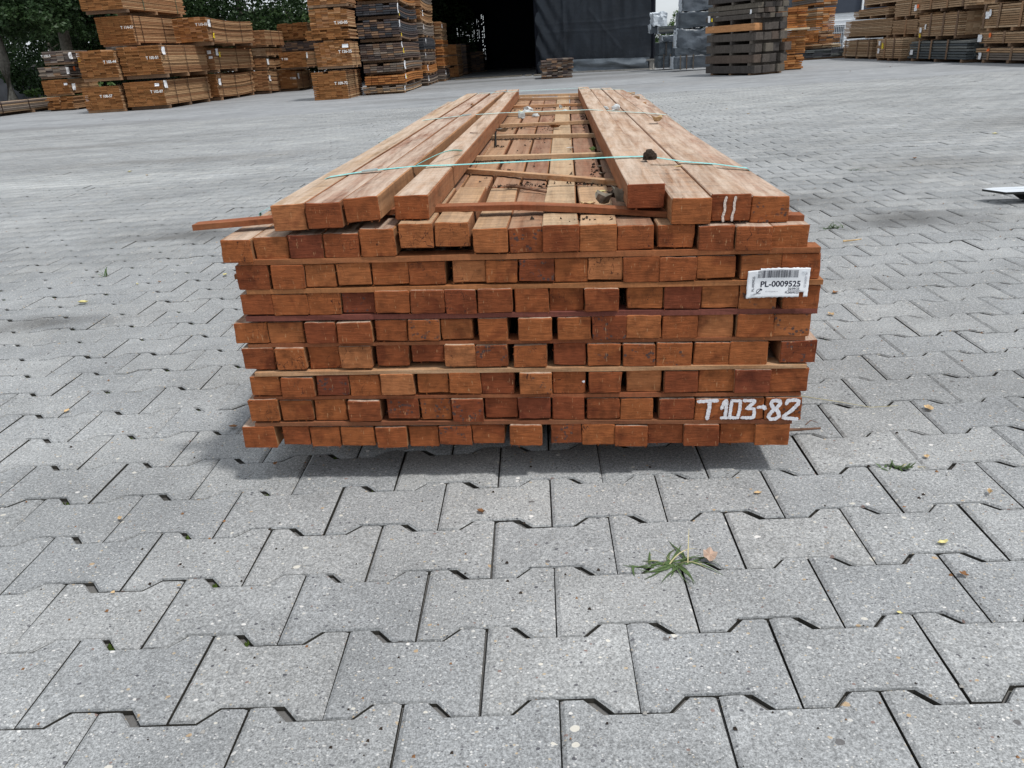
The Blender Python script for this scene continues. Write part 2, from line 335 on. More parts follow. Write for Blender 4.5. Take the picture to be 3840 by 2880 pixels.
class Acc:
    def __init__(s): s.V = []; s.F = []; s.M = []
    def add(s, V, F, m=0):
        o = len(s.V); s.V += [tuple(v) for v in V]; s.F += [tuple(i+o for i in f) for f in F]; s.M += [m]*len(F)
    def box(s, x0, x1, y0, y1, z0, z1, m=0):
        s.add([(x0, y0, z0), (x1, y0, z0), (x1, y1, z0), (x0, y1, z0), (x0, y0, z1), (x1, y0, z1), (x1, y1, z1), (x0, y1, z1)],
              [(0, 3, 2, 1), (4, 5, 6, 7), (0, 1, 5, 4), (1, 2, 6, 5), (2, 3, 7, 6), (3, 0, 4, 7)], m)
    def tube(s, pts, rad, n=6, m=0):
        pts = [Vector(p) for p in pts]; rings = []
        for i, p in enumerate(pts):
            d = (pts[min(i+1, len(pts)-1)]-pts[max(i-1, 0)]).normalized()
            a = d.cross(Vector((0, 0, 1))); a = a.normalized() if a.length > 1e-4 else Vector((1, 0, 0)); bb = d.cross(a)
            r = rad[i] if isinstance(rad, (list, tuple)) else rad
            rings.append([p+(a*math.cos(2*math.pi*k/n)+bb*math.sin(2*math.pi*k/n))*r for k in range(n)])
        V = [v for rg in rings for v in rg]; F = []
        for i in range(len(pts)-1):
            for k in range(n): F.append((i*n+k, i*n+(k+1) % n, (i+1)*n+(k+1) % n, (i+1)*n+k))
        F.append(tuple(range(n))[::-1]); F.append(tuple((len(pts)-1)*n+k for k in range(n)))
        s.add(V, F, m)
    def me(s, name, smooth=False): return mesh(name, s.V, s.F, s.M, smooth)

# ------------------------------------------------------------------ GROUND
U, Vp = .2, .14
def offset_poly(P, D):
    n = len(P); res = []
    def ln(i):
        a = P[i]; b = P[(i+1) % n]; dx, dy = b[0]-a[0], b[1]-a[1]; L = math.hypot(dx, dy); nx, ny = -dy/L, dx/L   # inward for CCW
        return (a[0]+nx*D[i], a[1]+ny*D[i], dx/L, dy/L)
    for i in range(n):
        a = ln(i-1); b = ln(i); det = a[2]*b[3]-a[3]*b[2]
        t = ((b[0]-a[0])*b[3]-(b[1]-a[1])*b[2])/det
        res.append((a[0]+a[2]*t, a[1]+a[3]*t))
    return res
def paver_shape(rng, full=True):
    # CCW outline of an I-shaped interlocking block, 200 x 165 mm
    P = [(-.1, -.0825), (-.0615, -.0825), (-.0385, -.0575), (.0385, -.0575), (.0615+.0, -.0825), (.1, -.0825),
         (.1, .0825), (.0615, .0825), (.0385, .0575), (-.0385, .0575), (-.0615, .0825), (-.1, .0825)]
    D = [.0013, .0023, .0013, .0047, .0013, .0014, .0013, .0023, .0013, .0047, .0013, .0014]
    O = offset_poly(P, D)
    C = [.0015, .0022, .0015, .0028, .0015, .0058, .0015, .0022, .0015, .0028, .0015, .0058]
    I = offset_poly(O, C)
    O = [(x+rng.uniform(-.0004, .0004), y+rng.uniform(-.0004, .0004)) for x, y in O]
    I = [(x+rng.uniform(-.0006, .0006), y+rng.uniform(-.0006, .0006)) for x, y in I]
    V = [(x, y, -.0035) for x, y in O]+[(x, y, 0) for x, y in I]+[(x, y, -.045) for x, y in O]
    F = [tuple(range(12, 24))]
    for i in range(12):
        j = (i+1) % 12; F.append((i, j, 12+j, 12+i)); F.append((24+i, 24+j, j, i))
    return V, F
pav = tag(empty('paving'), kind='structure')
cells = []
for r in range(-10, 87):
    y = r*Vp-.07
    half = .76*(y+1.75)+.9
    for c in range(-70, 71):
        x = c*U+(.1 if r % 2 == 0 else 0)
        if -half < x < half: cells.append((x, y))
# nearest in view first
def vis_key(c):
    x, y = c; dx, dy = x-CAM.x, y-CAM.y
    f = dy*.92+.30; inside = f > .55 and abs(dx) < .72*f+.12
    blocked = (-.5 < x < .58 and y > -.05 and y < 3.4)
    return (0 if inside and not blocked else 1, dx*dx+dy*dy)
cells.sort(key=vis_key)
tmpl = []
for k in range(5):
    V, F = paver_shape(random.Random(k)); me = mesh('paver', V, F, [0]+[0, 1]*12); me.materials.append(M_PAVER); me.materials.append(M_FLANK); tmpl.append(me)
def pav_xf(rng): return rng.gauss(0, .0008), rng.gauss(0, .006), rng.gauss(0, .005), rng.gauss(0, .0022), rng.gauss(0, .0006), rng.gauss(0, .0005)
for (x, y) in cells[:300]:
    dz, rx, ry, rz, ox, oy = pav_xf(R)
    o = link('paver', R.choice(tmpl), parent=pav); o.location = (x+ox, y+oy, dz); o.rotation_euler = (rx, ry, rz)
V0, F0 = paver_shape(random.Random(99)); V0 = np.array(V0); n0 = len(V0)
rest = cells[300:]; N = len(rest); rng = np.random.default_rng(3)
ang = rng.normal(0, .0022, N); tx = rng.normal(0, .006, N); ty = rng.normal(0, .005, N); dz = rng.normal(0, .0009, N)
cx = np.array([c[0] for c in rest])+rng.normal(0, .0006, N); cy = np.array([c[1] for c in rest])+rng.normal(0, .0005, N)
X = V0[None, :, 0]*np.cos(ang)[:, None]-V0[None, :, 1]*np.sin(ang)[:, None]; Y = V0[None, :, 0]*np.sin(ang)[:, None]+V0[None, :, 1]*np.cos(ang)[:, None]
Zz = V0[None, :, 2]+dz[:, None]+Y*tx[:, None]-X*ty[:, None]
co = np.stack([X+cx[:, None], Y+cy[:, None], Zz], 2).reshape(-1, 3)
li = np.concatenate([np.array(f) for f in F0]); ls = np.array([len(f) for f in F0]); nl = len(li)
me = bpy.data.meshes.new('paver_field'); me.vertices.add(N*n0); me.vertices.foreach_set('co', co.ravel())
me.loops.add(N*nl); me.loops.foreach_set('vertex_index', (li[None, :]+(np.arange(N)*n0)[:, None]).ravel().astype(np.int32))
tot = np.tile(ls, N); st = np.concatenate([[0], np.cumsum(tot)[:-1]])
me.polygons.add(N*len(ls)); me.polygons.foreach_set('loop_start', st.astype(np.int32)); me.polygons.foreach_set('loop_total', tot.astype(np.int32))
me.polygons.foreach_set('material_index', np.tile(np.array([0]+[0, 1]*12, dtype=np.int32), N)); me.update(calc_edges=True); me.validate()
at = me.attributes.new('tone', 'FLOAT', 'POINT'); at.data.foreach_set('value', np.repeat(rng.random(N), n0).astype(np.float32))
o = link('paver_field', me, [M_PAVERF, M_FLANK], pav); o['kind'] = 'stuff'; o['label'] = 'grey interlocking concrete pavers further across the yard'
# moss cushions in the wide slanting gaps
a = Acc(); rm = random.Random(17)
for (x, y) in cells:
    if y > 3.2 or not (x < -.15 or rm.random() < .12) or rm.random() > .34: continue
    n_ = rm.randint(2, 4)
    for q in range(n_):
        mx, my = x-.050+rm.gauss(0, .004), y+.0700+rm.gauss(0, .003); r_ = rm.uniform(.0025, .0045); V = [(mx, my, -.0015+rm.uniform(-.002, .0015))]
        for t in range(7): tt = t*.8976; V.append((mx+r_*math.cos(tt)*rm.uniform(.8, 1.2), my+r_*math.sin(tt)*rm.uniform(.8, 1.2), -.009))
        a.add(V, [(0, 1+t, 1+(t+1) % 7) for t in range(7)])
tag(link('moss', a.me('moss')), 'small moss cushions in the gaps between pavers', 'moss', kind='stuff')
bpy.data.objects['moss'].data.materials.append(M_MOSS)
# joint sand: bumpy sheet just under the pavers
gx = np.arange(-11.5, 11.6, .1); gy = np.arange(-1.8, 11.95, .1); V = []; F = []
for j, y in enumerate(gy):
    for i, x in enumerate(gx):
        s = math.sin(x*1.7+y*.9)+math.sin(x*.63-y*1.31+2)+math.sin(x*5.1+1)*math.sin(y*4.3)
        fill = min(1, max(0, (-x*.10+y*.07-.12+.16*s)))
        V.append((x, y, -.0105+.0070*fill))
nx = len(gx)
for j in range(len(gy)-1):
    for i in range(nx-1): a = j*nx+i; F.append((a, a+1, a+nx+1, a+nx))
tag(link('joint_sand', mesh('joint_sand', V, F), M_BED), kind='structure')
a = Acc(); a.add([(-220, 11.95, -.004), (220, 11.95, -.004), (220, 300, -.004), (-220, 300, -.004)], [(0, 1, 2, 3)])
a.add([(-220, -40, -.016), (220, -40, -.016), (220, 11.95, -.016), (-220, 11.95, -.016)], [(0, 1, 2, 3)])
tag(link('ground', a.me('ground'), M_SHEET), kind='structure')

# ------------------------------------------------------------------ THE TIMBER STACK
dX = Vector((.99903282, -.038104, -.02194342)); dY = Vector((.03846571, .99912689, .01630466)); dZ = dX.cross(dY)
STK = empty('timber_stack'); mw = Matrix((dX, dY, dZ)).transposed().to_4x4(); mw.translation = Vector((-.4925757, -.1, .0800955)); STK.matrix_world = mw
tag(STK, 'large strapped stack of red-brown hardwood beams on laths, T103-82 painted on its front', 'timber stack')
ROWS = {
8: [(30,84,368,408),(89,146,368,410),(151,210,372,413),(213,274,372,413),(278,337,373,421),(347,404,386,428),(408,466,388,429),(472,531,376,418),(534,590,373,417),(592,652,375,421),(654,714,373,419),(716,777,374,416),(785,843,376,416),(851,910,371,413),(912,970,371,411),(971,1031,370,410)],
7: [(48,105,316,361),(111,169,317,360),(172,224,319,360),(229,288,322,362),(293,355,322,363),(357,419,320,361),(432,489,322,361),(492,547,322,361),(550,608,323,361),(611,666,320,361),(668,726,323,362),(728,787,319,362),(789,850,321,361),(852,915,322,361),(925,992,320,361),(993,1055,319,362)],
6: [(47,104,269,308),(105,168,268,307),(169,227,268,309),(231,288,269,310),(292,353,270,311),(356,414,269,311),(417,472,267,311),(476,535,268,311),(540,598,266,311),(601,659,266,310),(662,720,268,309),(736,797,270,309),(799,861,268,310),(864,925,269,311),(927,988,265,309),(1000,1061,265,308)],
5: [(23,84,213,252),(87,151,213,253),(157,213,213,253),(217,279,214,254),(286,342,216,255),(346,402,217,256),(405,461,216,254),(473,524,214,256),(544,603,214,257),(614,672,215,256),(675,734,213,258),(736,796,216,258),(798,859,213,256),(860,919,212,256),(927,989,213,255),(990,1052,214,255)],
4: [(30,89,163,204),(94,149,163,204),(154,211,162,205),(215,273,164,205),(282,341,166,207),(347,406,172,208),(408,463,166,207),(466,523,164,205),(535,593,162,205),(606,664,164,205),(667,725,163,205),(730,787,162,204),(789,851,161,204),(856,917,161,203),(918,983,162,206),(1007,1067,164,205)],
3: [(37,93,111,148),(97,158,108,147),(165,223,110,150),(227,282,108,150),(286,348,111,152),(354,411,113,153),(414,471,111,153),(473,532,109,153),(544,601,112,153),(603,662,108,154),(669,728,111,152),(738,799,107,152),(805,865,109,151),(867,929,109,153),(929,992,108,153),(993,1058,108,154)],
2: [(27,82,58,102),(88,147,58,98),(152,211,56,99),(218,278,56,98),(292,350,59,100),(356,411,56,100),(416,473,54,100),(477,536,58,100),(539,598,59,100),(603,660,55,101),(667,726,56,97),(728,787,54,97),(799,862,54,95),(864,925,53,95),(925,986,53,96),(989,1053,51,97)],
1: [(5,67,0,45),(83,133,5,44),(137,193,1,42),(197,260,3,43),(265,323,-1,42),(328,384,-2,41),(387,447,4,43),(450,510,5,45),(522,581,5,47),(598,655,7,47),(657,717,3,45),(719,778,0,42),(780,843,3,43),(844,908,0,44),(913,976,2,43),(976,1037,-1,42)]}
def beam(x0, x1, z0, z1, Y0, Y1, far=None, rng=R, tilt=0, fuzz=4, mats=None, name='beam', parent=None):
    """rough-sawn beam along Y; far=(fx0,fx1,fz0,fz1) its back end; slots: 0 side, 1 end, 2 top"""
    cx_, cz_ = (x0+x1)/2, (z0+z1)/2; w_, h_ = x1-x0, z1-z0
    if far is None: far = (x0+rng.gauss(0, .0015), x1+rng.gauss(0, .0015), z0, z1)
    # section, CCW seen from the front (-Y)
    pts = []; rc = rng.uniform(.0008, .0022)
    cs = [(-.5, -.5), (.5, -.5), (.5, .5), (-.5, .5)]
    cj = [(rng.gauss(0, .0007), rng.gauss(0, .0006)) for _ in cs]
    for k in range(4):
        a_, b_ = cs[k], cs[(k+1) % 4]
        A = Vector((a_[0]*w_+cj[k][0], a_[1]*h_+cj[k][1])); B = Vector((b_[0]*w_+cj[(k+1) % 4][0], b_[1]*h_+cj[(k+1) % 4][1]))
        d = (B-A); L = d.length; d.normalize(); nn = 5 if k % 2 == 0 else 4
        for t in range(nn):
            q = A+d*(rc+(L-2*rc)*t/(nn-1)); nrm_ = Vector((d.y, -d.x))
            pts.append((q+nrm_*rng.gauss(0, .0003), k))
    ns = len(pts); ct, st_ = math.cos(tilt), math.sin(tilt)
    def ring(Y, s, jit, inset=0):
        fx = (far[0]+far[1])/2*s+cx_*(1-s); fz = (far[2]+far[3])/2*s+cz_*(1-s)
        sw = ((far[1]-far[0])/w_)*s+(1-s); sh = ((far[3]-far[2])/h_)*s+(1-s)
        res = []
        for q, k in pts:
            x, z = q.x*sw, q.y*sh
            x -= math.copysign(min(inset, abs(x)), x); z -= math.copysign(min(inset, abs(z)), z)
            x, z = x*ct-z*st_, x*st_+z*ct
            res.append((x+fx-cx_+rng.gauss(0, jit), Y-Y0, z+fz-cz_+rng.gauss(0, jit)))
        return res
    L = Y1-Y0; ys = [0, .0016, .012]+[L*t for t in ((.08, .2, .35, .5, .65, .82, .985, 1) if L > .6 else (.2, .5, .97, 1))]
    bowx, bowz = rng.gauss(0, .0015), 0
    V = []; F = []; Mi = []
    for i, yy in enumerate(ys):
        s = yy/L
        rg = ring(Y0+yy, s, .0003 if i else 0, .0012 if i == 0 else 0)
        V += [(x+bowx*math.sin(math.pi*s), y, z) for x, y, z in rg]
    F.append(tuple(range(ns))); Mi.append(1)
    for i in range(len(ys)-1):
        for k in range(ns):
            j = (k+1) % ns; F.append((i*ns+j, i*ns+k, (i+1)*ns+k, (i+1)*ns+j)); Mi.append(1 if i == 0 else (2 if pts[k][1] == 2 else 0))
    F.append(tuple((len(ys)-1)*ns+k for k in reversed(range(ns)))); Mi.append(1)
    # torn fibres along the sawn front edge
    for _ in range(fuzz):
        q, k = pts[rng.randrange(ns)]
        bx, bz = q.x*ct-q.y*st_, q.x*st_+q.y*ct
        nx_, nz_ = [(0, -1), (1, 0), (0, 1), (-1, 0)][k]; l = rng.uniform(.001, .0045); s_ = rng.uniform(-.004, .004)
        o_ = len(V); t_ = rng.uniform(.0004, .0009)
        tx_, tz_ = (-nz_, nx_)
        V += [(bx+tx_*t_, .0005, bz+tz_*t_), (bx-tx_*t_, .0005, bz-tz_*t_), (bx+nx_*l+tx_*s_, -rng.uniform(0, .002), bz+nz_*l+tz_*s_)]
        F.append((o_, o_+1, o_+2)); Mi.append(1)
    me_ = mesh(name, V, F, Mi)
    for m_ in (mats or (M_SIDE, M_END, M_TOP)): me_.materials.append(m_)
    o_ = link(name, me_, parent=parent or STK); o_.location = (cx_, Y0, cz_)
    return o_
for k, row in ROWS.items():
    for i, (x0, x1, z0, z1) in enumerate(row):
        x0, x1, z0, z1 = (x0-.3)/1000, (x1+.9)/1000, z0/1000, (z1+.5)/1000
        Y0 = R.gauss(0, .0035)
        if k == 2 and i >= 13: Y0 = 0.0
        if k == 8 and 5 <= i <= 12:
            yj = {5: .335, 6: .335, 7: .375, 8: .372, 9: .378, 10: .374, 11: .37, 12: .36}[i]
            beam(x0, x1, z0, z1, Y0, yj, fuzz=4, mats=(M_SIDE, M_END, M_DECKP if i == 9 else M_DECK))
            zz = min(z1, .419)+R.uniform(-.0015, .0015)
            beam(x0+.0016, x1-.0016, zz-.043, zz, yj+R.uniform(.004, .012), 2.95+R.uniform(-.04, .03), fuzz=0, mats=(M_SIDE, M_END, M_DECKP if i == 9 else M_DECK))
        elif k == 8:
            beam(x0, x1, z0, z1, Y0, 2.93+R.uniform(-.05, .03), far=(x0*.97+.01, x1*.97+.01, .373, .415), fuzz=5)
        else:
            beam(x0, x1, z0, z1, Y0, 2.93+R.uniform(-.05, .03), fuzz=5)
# loose top beams: near end (x0,x1,z0,z1,Y0), far end (x0,x1,z0,z1,Y1), tilt
TB = [((.129, .189, .4215, .4655, 0), (.168, .224, .425, .466, 2.62), 0.02), ((.1905, .252, .425, .468, -.004), (.226, .282, .425, .467, 2.63), .02),
              ((.2555, .316, .4335, .474, .002), (.300, .354, .428, .470, 2.72), .075), ((.337, .397, .4315, .472, .022), (.3565, .411, .428, .470, 2.74), .0),
              ((.7345, .799, .4345, .4755, .05), (.692, .746, .428, .470, 2.74), .0), ((.806, .870, .416, .459, 0), (.749, .8, .423, .463, 2.74), 0),
              ((.8715, .936, .418, .4615, .012), (.803, .852, .423, .463, 2.72), 0), ((.9375, 1.001, .4115, .4555, .02), (.855, .905, .42, .460, 2.66), -.01)]
for q_, (n_, fr, t) in enumerate(TB):
    fr = (fr[0]+.0016, fr[1]-.0016-(.0012 if q_ > 3 else 0))+fr[2:]; n_ = (n_[0]+.0004, n_[1]-.0006)+n_[2:]
    beam(n_[0], n_[1], n_[2], n_[3], n_[4], fr[4], far=fr[:4], tilt=t, fuzz=6)
# laths (thin spacers) between layers
def lath(path, th, dep, mat, rng=R, ztw=0):
    """path: [(x, Y, zbottom)], thickness th, depth dep"""
    V = []; F = []
    P = []
    for i in range(len(path)-1):
        n_ = max(1, int(abs(path[i+1][0]-path[i][0])/.06))
        for t in range(n_):
            s = t/n_; P.append([path[i][q]*(1-s)+path[i+1][q]*s for q in range(3)])
    P.append(list(path[-1])); ox, oy, oz = P[0]
    for x, y, z in P:
        j = [rng.gauss(0, .0004) for _ in range(4)]
        V += [(x-ox, y-oy+j[0], z-oz+j[1]), (x-ox, y-oy+dep, z-oz), (x-ox, y-oy+dep, z-oz+th), (x-ox, y-oy+j[2], z-oz+th+j[3])]
    n_ = len(P)
    for i in range(n_-1):
        for k in range(4):
            j = (k+1) % 4; F.append((i*4+k, i*4+j, (i+1)*4+j, (i+1)*4+k))
    F.append((3, 2, 1, 0)); F.append(tuple((n_-1)*4+k for k in range(4)))
    # the grain material runs along Y, so the lath mesh is built along Y and turned
    V = [(y_, -x_, z_) for x_, y_, z_ in V]
    o_ = link('lath', mesh('lath', V, F), mat, STK); o_.location = (ox, oy, oz); o_.rotation_euler = (0, 0, math.pi/2); return o_
FL = {7: ((.056, .0, .3620), (.53, 0, .3635), (1.053, -.002, .3640), .0095, M_LATH), 6: ((.061, .001, .3085), (.53, .001, .3100), (1.063, -.004, .3095), .0085, M_LATH),
      5: ((.050, .002, .2575), (.52, .002, .2575), (1.061, 0, .2565), .0095, M_LATHD), 4: ((.043, .006, .205), (.52, .006, .206), (1.047, .004, .2065), .007, M_LATH),
      3: ((.050, -.003, .1510), (.52, -.002, .1535), (1.054, -.001, .1545), .0075, M_LATHP), 2: ((.037, .002, .1005), (.52, .002, .1010), (1.051, .003, .0990), .0068, M_LATH),
      1: ((.032, -.002, .0465), (.52, -.001, .047), (1.040, 0, .0445), .0072, M_LATH)}
for k, (a_, b_, c_, th, m_) in FL.items():
    lath([a_, b_, c_], th, .035, m_)
    for q in range(7):
        yy = .40+q*.4+R.uniform(-.03, .03); e0, e1 = R.uniform(-.012, .01), R.uniform(-.02, .015)
        z_ = (a_[2]+c_[2])/2
        if k == 6 and q == 0: yy = .10; e0 = -.035
        lath([(.035+e0, yy, z_), (1.06+e1, yy+R.uniform(-.01, .01), z_)], th*.97, .035, R.choice([M_LATH, M_LATH, M_LATHP]))
lath([(-.036, .045, .4155), (.13, .07, .4215), (.40, .088, .4285), (.55, .088, .4285), (.66, .08, .4235), (.80, .055, .4165), (1.0, .03, .4105), (1.03, .03, .4095)], .010, .03, M_LATH)
for (ya, yb, m_) in [(.655, .28, M_LATHP), (.761, .762, M_LATHT), (1.245, 1.15, M_LATHT), (1.49, 1.60, M_LATHT), (1.93, 1.965, M_LATHT), (2.28, 2.30, M_LATHP), (2.75, 2.63, M_LATHT), (2.92, 2.90, M_LATHT)]:
    xa, xb = (.13, .98) if ya != .655 else (.25, .86)
    lath([(xa, ya, .4195), (.42, ya+(yb-ya)*(.42-xa)/(xb-xa), .4215), (.70, ya+(yb-ya)*(.70-xa)/(xb-xa), .4205), (xb, yb, .4165)], .010, .022, m_)
# hidden bearers under the stack
for yy in (.62, 1.5, 2.45):
    z0_ = -.075+.0
    a = Acc(); a.box(.02, 1.04, 0, .07, -.066-.006*yy, .0005); o = link('bearer', a.me('bearer'), M_SIDE, STK); o.location = (0, yy, -.006)
# teal straps over the top and round the sides
def strap(top, mat, clipx, wd=.012):
    P = [Vector(p) for p in top]; l, r_ = P[0], P[-1]
    path = [Vector((.5, l.y, -.004)), Vector((.002, l.y, -.004)), Vector((-.0015, l.y, .05)), Vector((.012, l.y, .30)), Vector((.014, l.y, .405))]+P+[Vector((1.036, r_.y, .405)), Vector((1.070, r_.y, .30)), Vector((1.070, r_.y, .05)), Vector((1.045, r_.y, -.004)), Vector((.5, r_.y, -.004))]
    V = []; F = []; y0 = l.y
    for i, p in enumerate(path):
        d = (path[min(i+1, len(path)-1)]-path[max(i-1, 0)]).normalized(); n_ = Vector((-d.z, 0, d.x)).normalized()*.0007
        for sy, sn in ((-1, 0), (1, 0), (1, 1), (-1, 1)): V.append((p.x+n_.x*sn, p.y-y0+sy*wd/2, p.z+n_.z*sn))
    for i in range(len(path)-1):
        for k in range(4): j = (k+1) % 4; F.append((i*4+k, (i+1)*4+k, (i+1)*4+j, i*4+j))
    o_ = link('strap', mesh('strap', V, F), mat, STK); o_.location = (0, y0, 0)
    a = Acc(); a.box(-.016, .016, -wd*.6, wd*.6, -.001, .0022); c_ = link('strap_seal', a.me('strap_seal'), M_CLIP, o_)
    # place on strap
    for i in range(len(P)-1):
        if P[i].x <= clipx <= P[i+1].x:
            s = (clipx-P[i].x)/(P[i+1].x-P[i].x); q = P[i].lerp(P[i+1], s); c_.location = (q.x, q.y-y0, q.z+.0008)
            c_.rotation_euler = (0, -math.atan2(P[i+1].z-P[i].z, P[i+1].x-P[i].x), math.atan2(P[i+1].y-P[i].y, P[i+1].x-P[i].x))
    return o_
strap([(.132, .245, .4585), (.16, .266, .4685), (.21, .300, .4705), (.262, .312, .4735), (.330, .322, .4765), (.396, .331, .4750), (.737, .352, .4780), (.797, .354, .4775), (.87, .345, .466), (.93, .318, .4635), (.985, .285, .459)], M_TEAL, .233)
strap([(.145, 1.37, .4600), (.17, 1.39, .4675), (.302, 1.45, .4725), (.405, 1.468, .4745), (.715, 1.47, .4750), (.775, 1.46, .4705), (.90, 1.41, .4635), (.955, 1.385, .459)], M_TEAL2, .302)
strap([(.162, 2.52, .4620), (.24, 2.545, .4690), (.41, 2.566, .4725), (.694, 2.62, .4725), (.80, 2.62, .4650), (.90, 2.6, .4610)], M_TEAL2, .35)
# loose curling strap tail
a = Acc(); V = []; F = []
for i in range(13):
    s = i/12; x = .325+.070*s+.012*math.sin(s*3); y = .325+.20*s; z = .476+.012*math.sin(s*3.14)
    V += [(x-.002, y, z), (x+.002, y-.003, z+.0035), (x+.0025, y-.003, z+.0030)]
for i in range(12):
    F += [(i*3, i*3+1, i*3+4, i*3+3), (i*3+1, i*3+2, i*3+5, i*3+4)]
link('strap_tail', mesh('strap_tail', V, F), M_TEAL, STK)

# --- pallet tag stapled to the right of the front
def text_mesh(body, size, font_scale=(1, 1), bold=0.0, align='CENTER'):
    cu = bpy.data.curves.new('t', 'FONT'); cu.body = body; cu.size = size; cu.align_x = align; cu.align_y = 'CENTER'; cu.offset = bold; cu.resolution_u = 3
    ob = bpy.data.objects.new('t', cu); COL.objects.link(ob)
    me_ = bpy.data.meshes.new_from_object(ob.evaluated_get(bpy.context.evaluated_depsgraph_get()))
    bpy.data.objects.remove(ob); bpy.data.curves.remove(cu); return me_
tagroot = empty('pallet_tag', (.9875, -.0075, .3145), parent=STK); tagroot['label'] = 'white paper barcode tag reading PL-0009525'
def twarp(x, z):   # gentle wave of the paper, front is -Y
    u = x/.05
    return -.0022*math.sin(u*2.4+.8)-.0016*math.cos(u*1.1)*abs(z)/.02, z+.0035*math.cos(u*1.25+.25)-.0015+.0018*u
def warped(me_, rot=0, ox=0, oz=0, lift=.0003):
    c, s = math.cos(rot), math.sin(rot)
    for v in me_.vertices:
        x, z = v.co.x, v.co.y; x, z = c*x-s*z+ox, s*x+c*z+oz; y, z2 = twarp(x, z); v.co = (x, y-lift, z2)
nxg, nzg = 40, 18; V = []; F = []; idx = {}
def inside(x, z):
    if x > .036 and x < .043 and z < -.0175: return False
    if z > .0235-.0035*math.exp(-((x-.0)/.02)**2)*0 and False: return False
    cxr, czr = .047, .021
    if abs(x) > cxr and abs(z) > czr and math.hypot(abs(x)-cxr, abs(z)-czr) > .0045: return False
    if x < -.03 and z > .0235+.06*(x+.03): return False
    return True
for j in range(nzg+1):
    for i in range(nxg+1):
        x = -.051+.102*i/nxg; z = -.0255+.051*j/nzg
        ex = R.gauss(0, .0003) if i in (0, nxg) else 0; ez = R.gauss(0, .0004) if j in (0, nzg) else 0
        y, z2 = twarp(x+ex, z+ez); idx[(i, j)] = len(V); V.append((x+ex, y, z2))
for j in range(nzg):
    for i in range(nxg):
        x = -.051+.102*(i+.5)/nxg; z = -.0255+.051*(j+.5)/nzg
        if inside(x, z): F.append((idx[(i, j)], idx[(i+1, j)], idx[(i+1, j+1)], idx[(i, j+1)]))
o = link('paper', mesh('paper', V, F, smooth=True), M_TAG, tagroot); so_ = o.modifiers.new('s', 'SOLIDIFY'); so_.thickness = .0002
def tprint(name, body, size, ox, oz, rot=0, mat=M_INK, bold=0.0):
    m_ = text_mesh(body, size, bold=bold); warped(m_, rot, ox, oz); m_.materials.clear(); link(name, m_, mat, tagroot)
tprint('printed_code', 'PL-0009525', .0138, .004, -.0030, bold=.00030)
tprint('printed_date', '26/09/25', .0055, .026, -.0113, bold=.00008)
tprint('printed_code', 'PL0009525', .0052, .0235, -.0178, bold=.00008)
tprint('printed_code', 'PL-0009525', .0055, -.0405, -.001, math.pi/2, bold=.00005)
tprint('printed_code', 'PL-0009525', .0055, .0445, .004, -math.pi/2, M_INKG)
tprint('printed_small_print', 'WV. Hoogeveen nv', .0026, -.010, -.0155, 0, M_INKG)
a = Acc(); x = -.034; rb = random.Random(5)
while x < .031:
    wbar = rb.choice([.0004, .0004, .0008, .0012])
    top, bot = .0215, .0085
    q = []
    for xx, zz in ((x, bot), (x+wbar, bot), (x+wbar, top), (x, top)):
        y, z2 = twarp(xx, zz); q.append((xx, y-.0004, z2))
    a.add(q, [(0, 1, 2, 3)]); x += wbar+rb.choice([.0005, .0007, .0011])
link('barcode', a.me('barcode'), M_INK, tagroot)
a = Acc()   # round recycling-style mark and an underline
for k in range(10):
    t0, t1 = .5+k*.5, .5+(k+1)*.5
    q = []
    for t, rr in ((t0, .0045), (t1, .0045), (t1, .0037), (t0, .0037)):
        xx, zz = -.0305+math.cos(t)*rr, -.0145+math.sin(t)*rr; y, z2 = twarp(xx, zz); q.append((xx, y-.0004, z2))
    a.add(q, [(0, 1, 2, 3)])
for (xa, za, xb, zb, hw) in [(-.034, -.018, -.027, -.011, .0007), (-.029, -.0105, -.0255, -.0125, .0012), (.0145, -.0145, .0375, -.0145, .0003), (-.0435, -.0195, -.034, -.0185, .0005)]:
    d = Vector((xb-xa, zb-za)).normalized(); n_ = Vector((-d.y, d.x))*hw; q = []
    for xx, zz in ((xa-n_.x, za-n_.y), (xb-n_.x, zb-n_.y), (xb+n_.x, zb+n_.y), (xa+n_.x, za+n_.y)):
        y, z2 = twarp(xx, zz); q.append((xx, y-.0004, z2))
    a.add(q, [(0, 1, 2, 3)])
link('printed_mark', a.me('printed_mark'), M_INK, tagroot)
a = Acc()
for (xx, zz, rr) in [(.002, .0235, .3), (.041, .019, .05), (-.034, .0165, .5), (-.040, -.0195, .1)]:
    y, z2 = twarp(xx, zz); a.box(xx-.0035, xx+.0035, y-.0012, y-.0004, z2-.0005, z2+.0005)
link('staple', a.me('staple'), M_STEEL, tagroot)

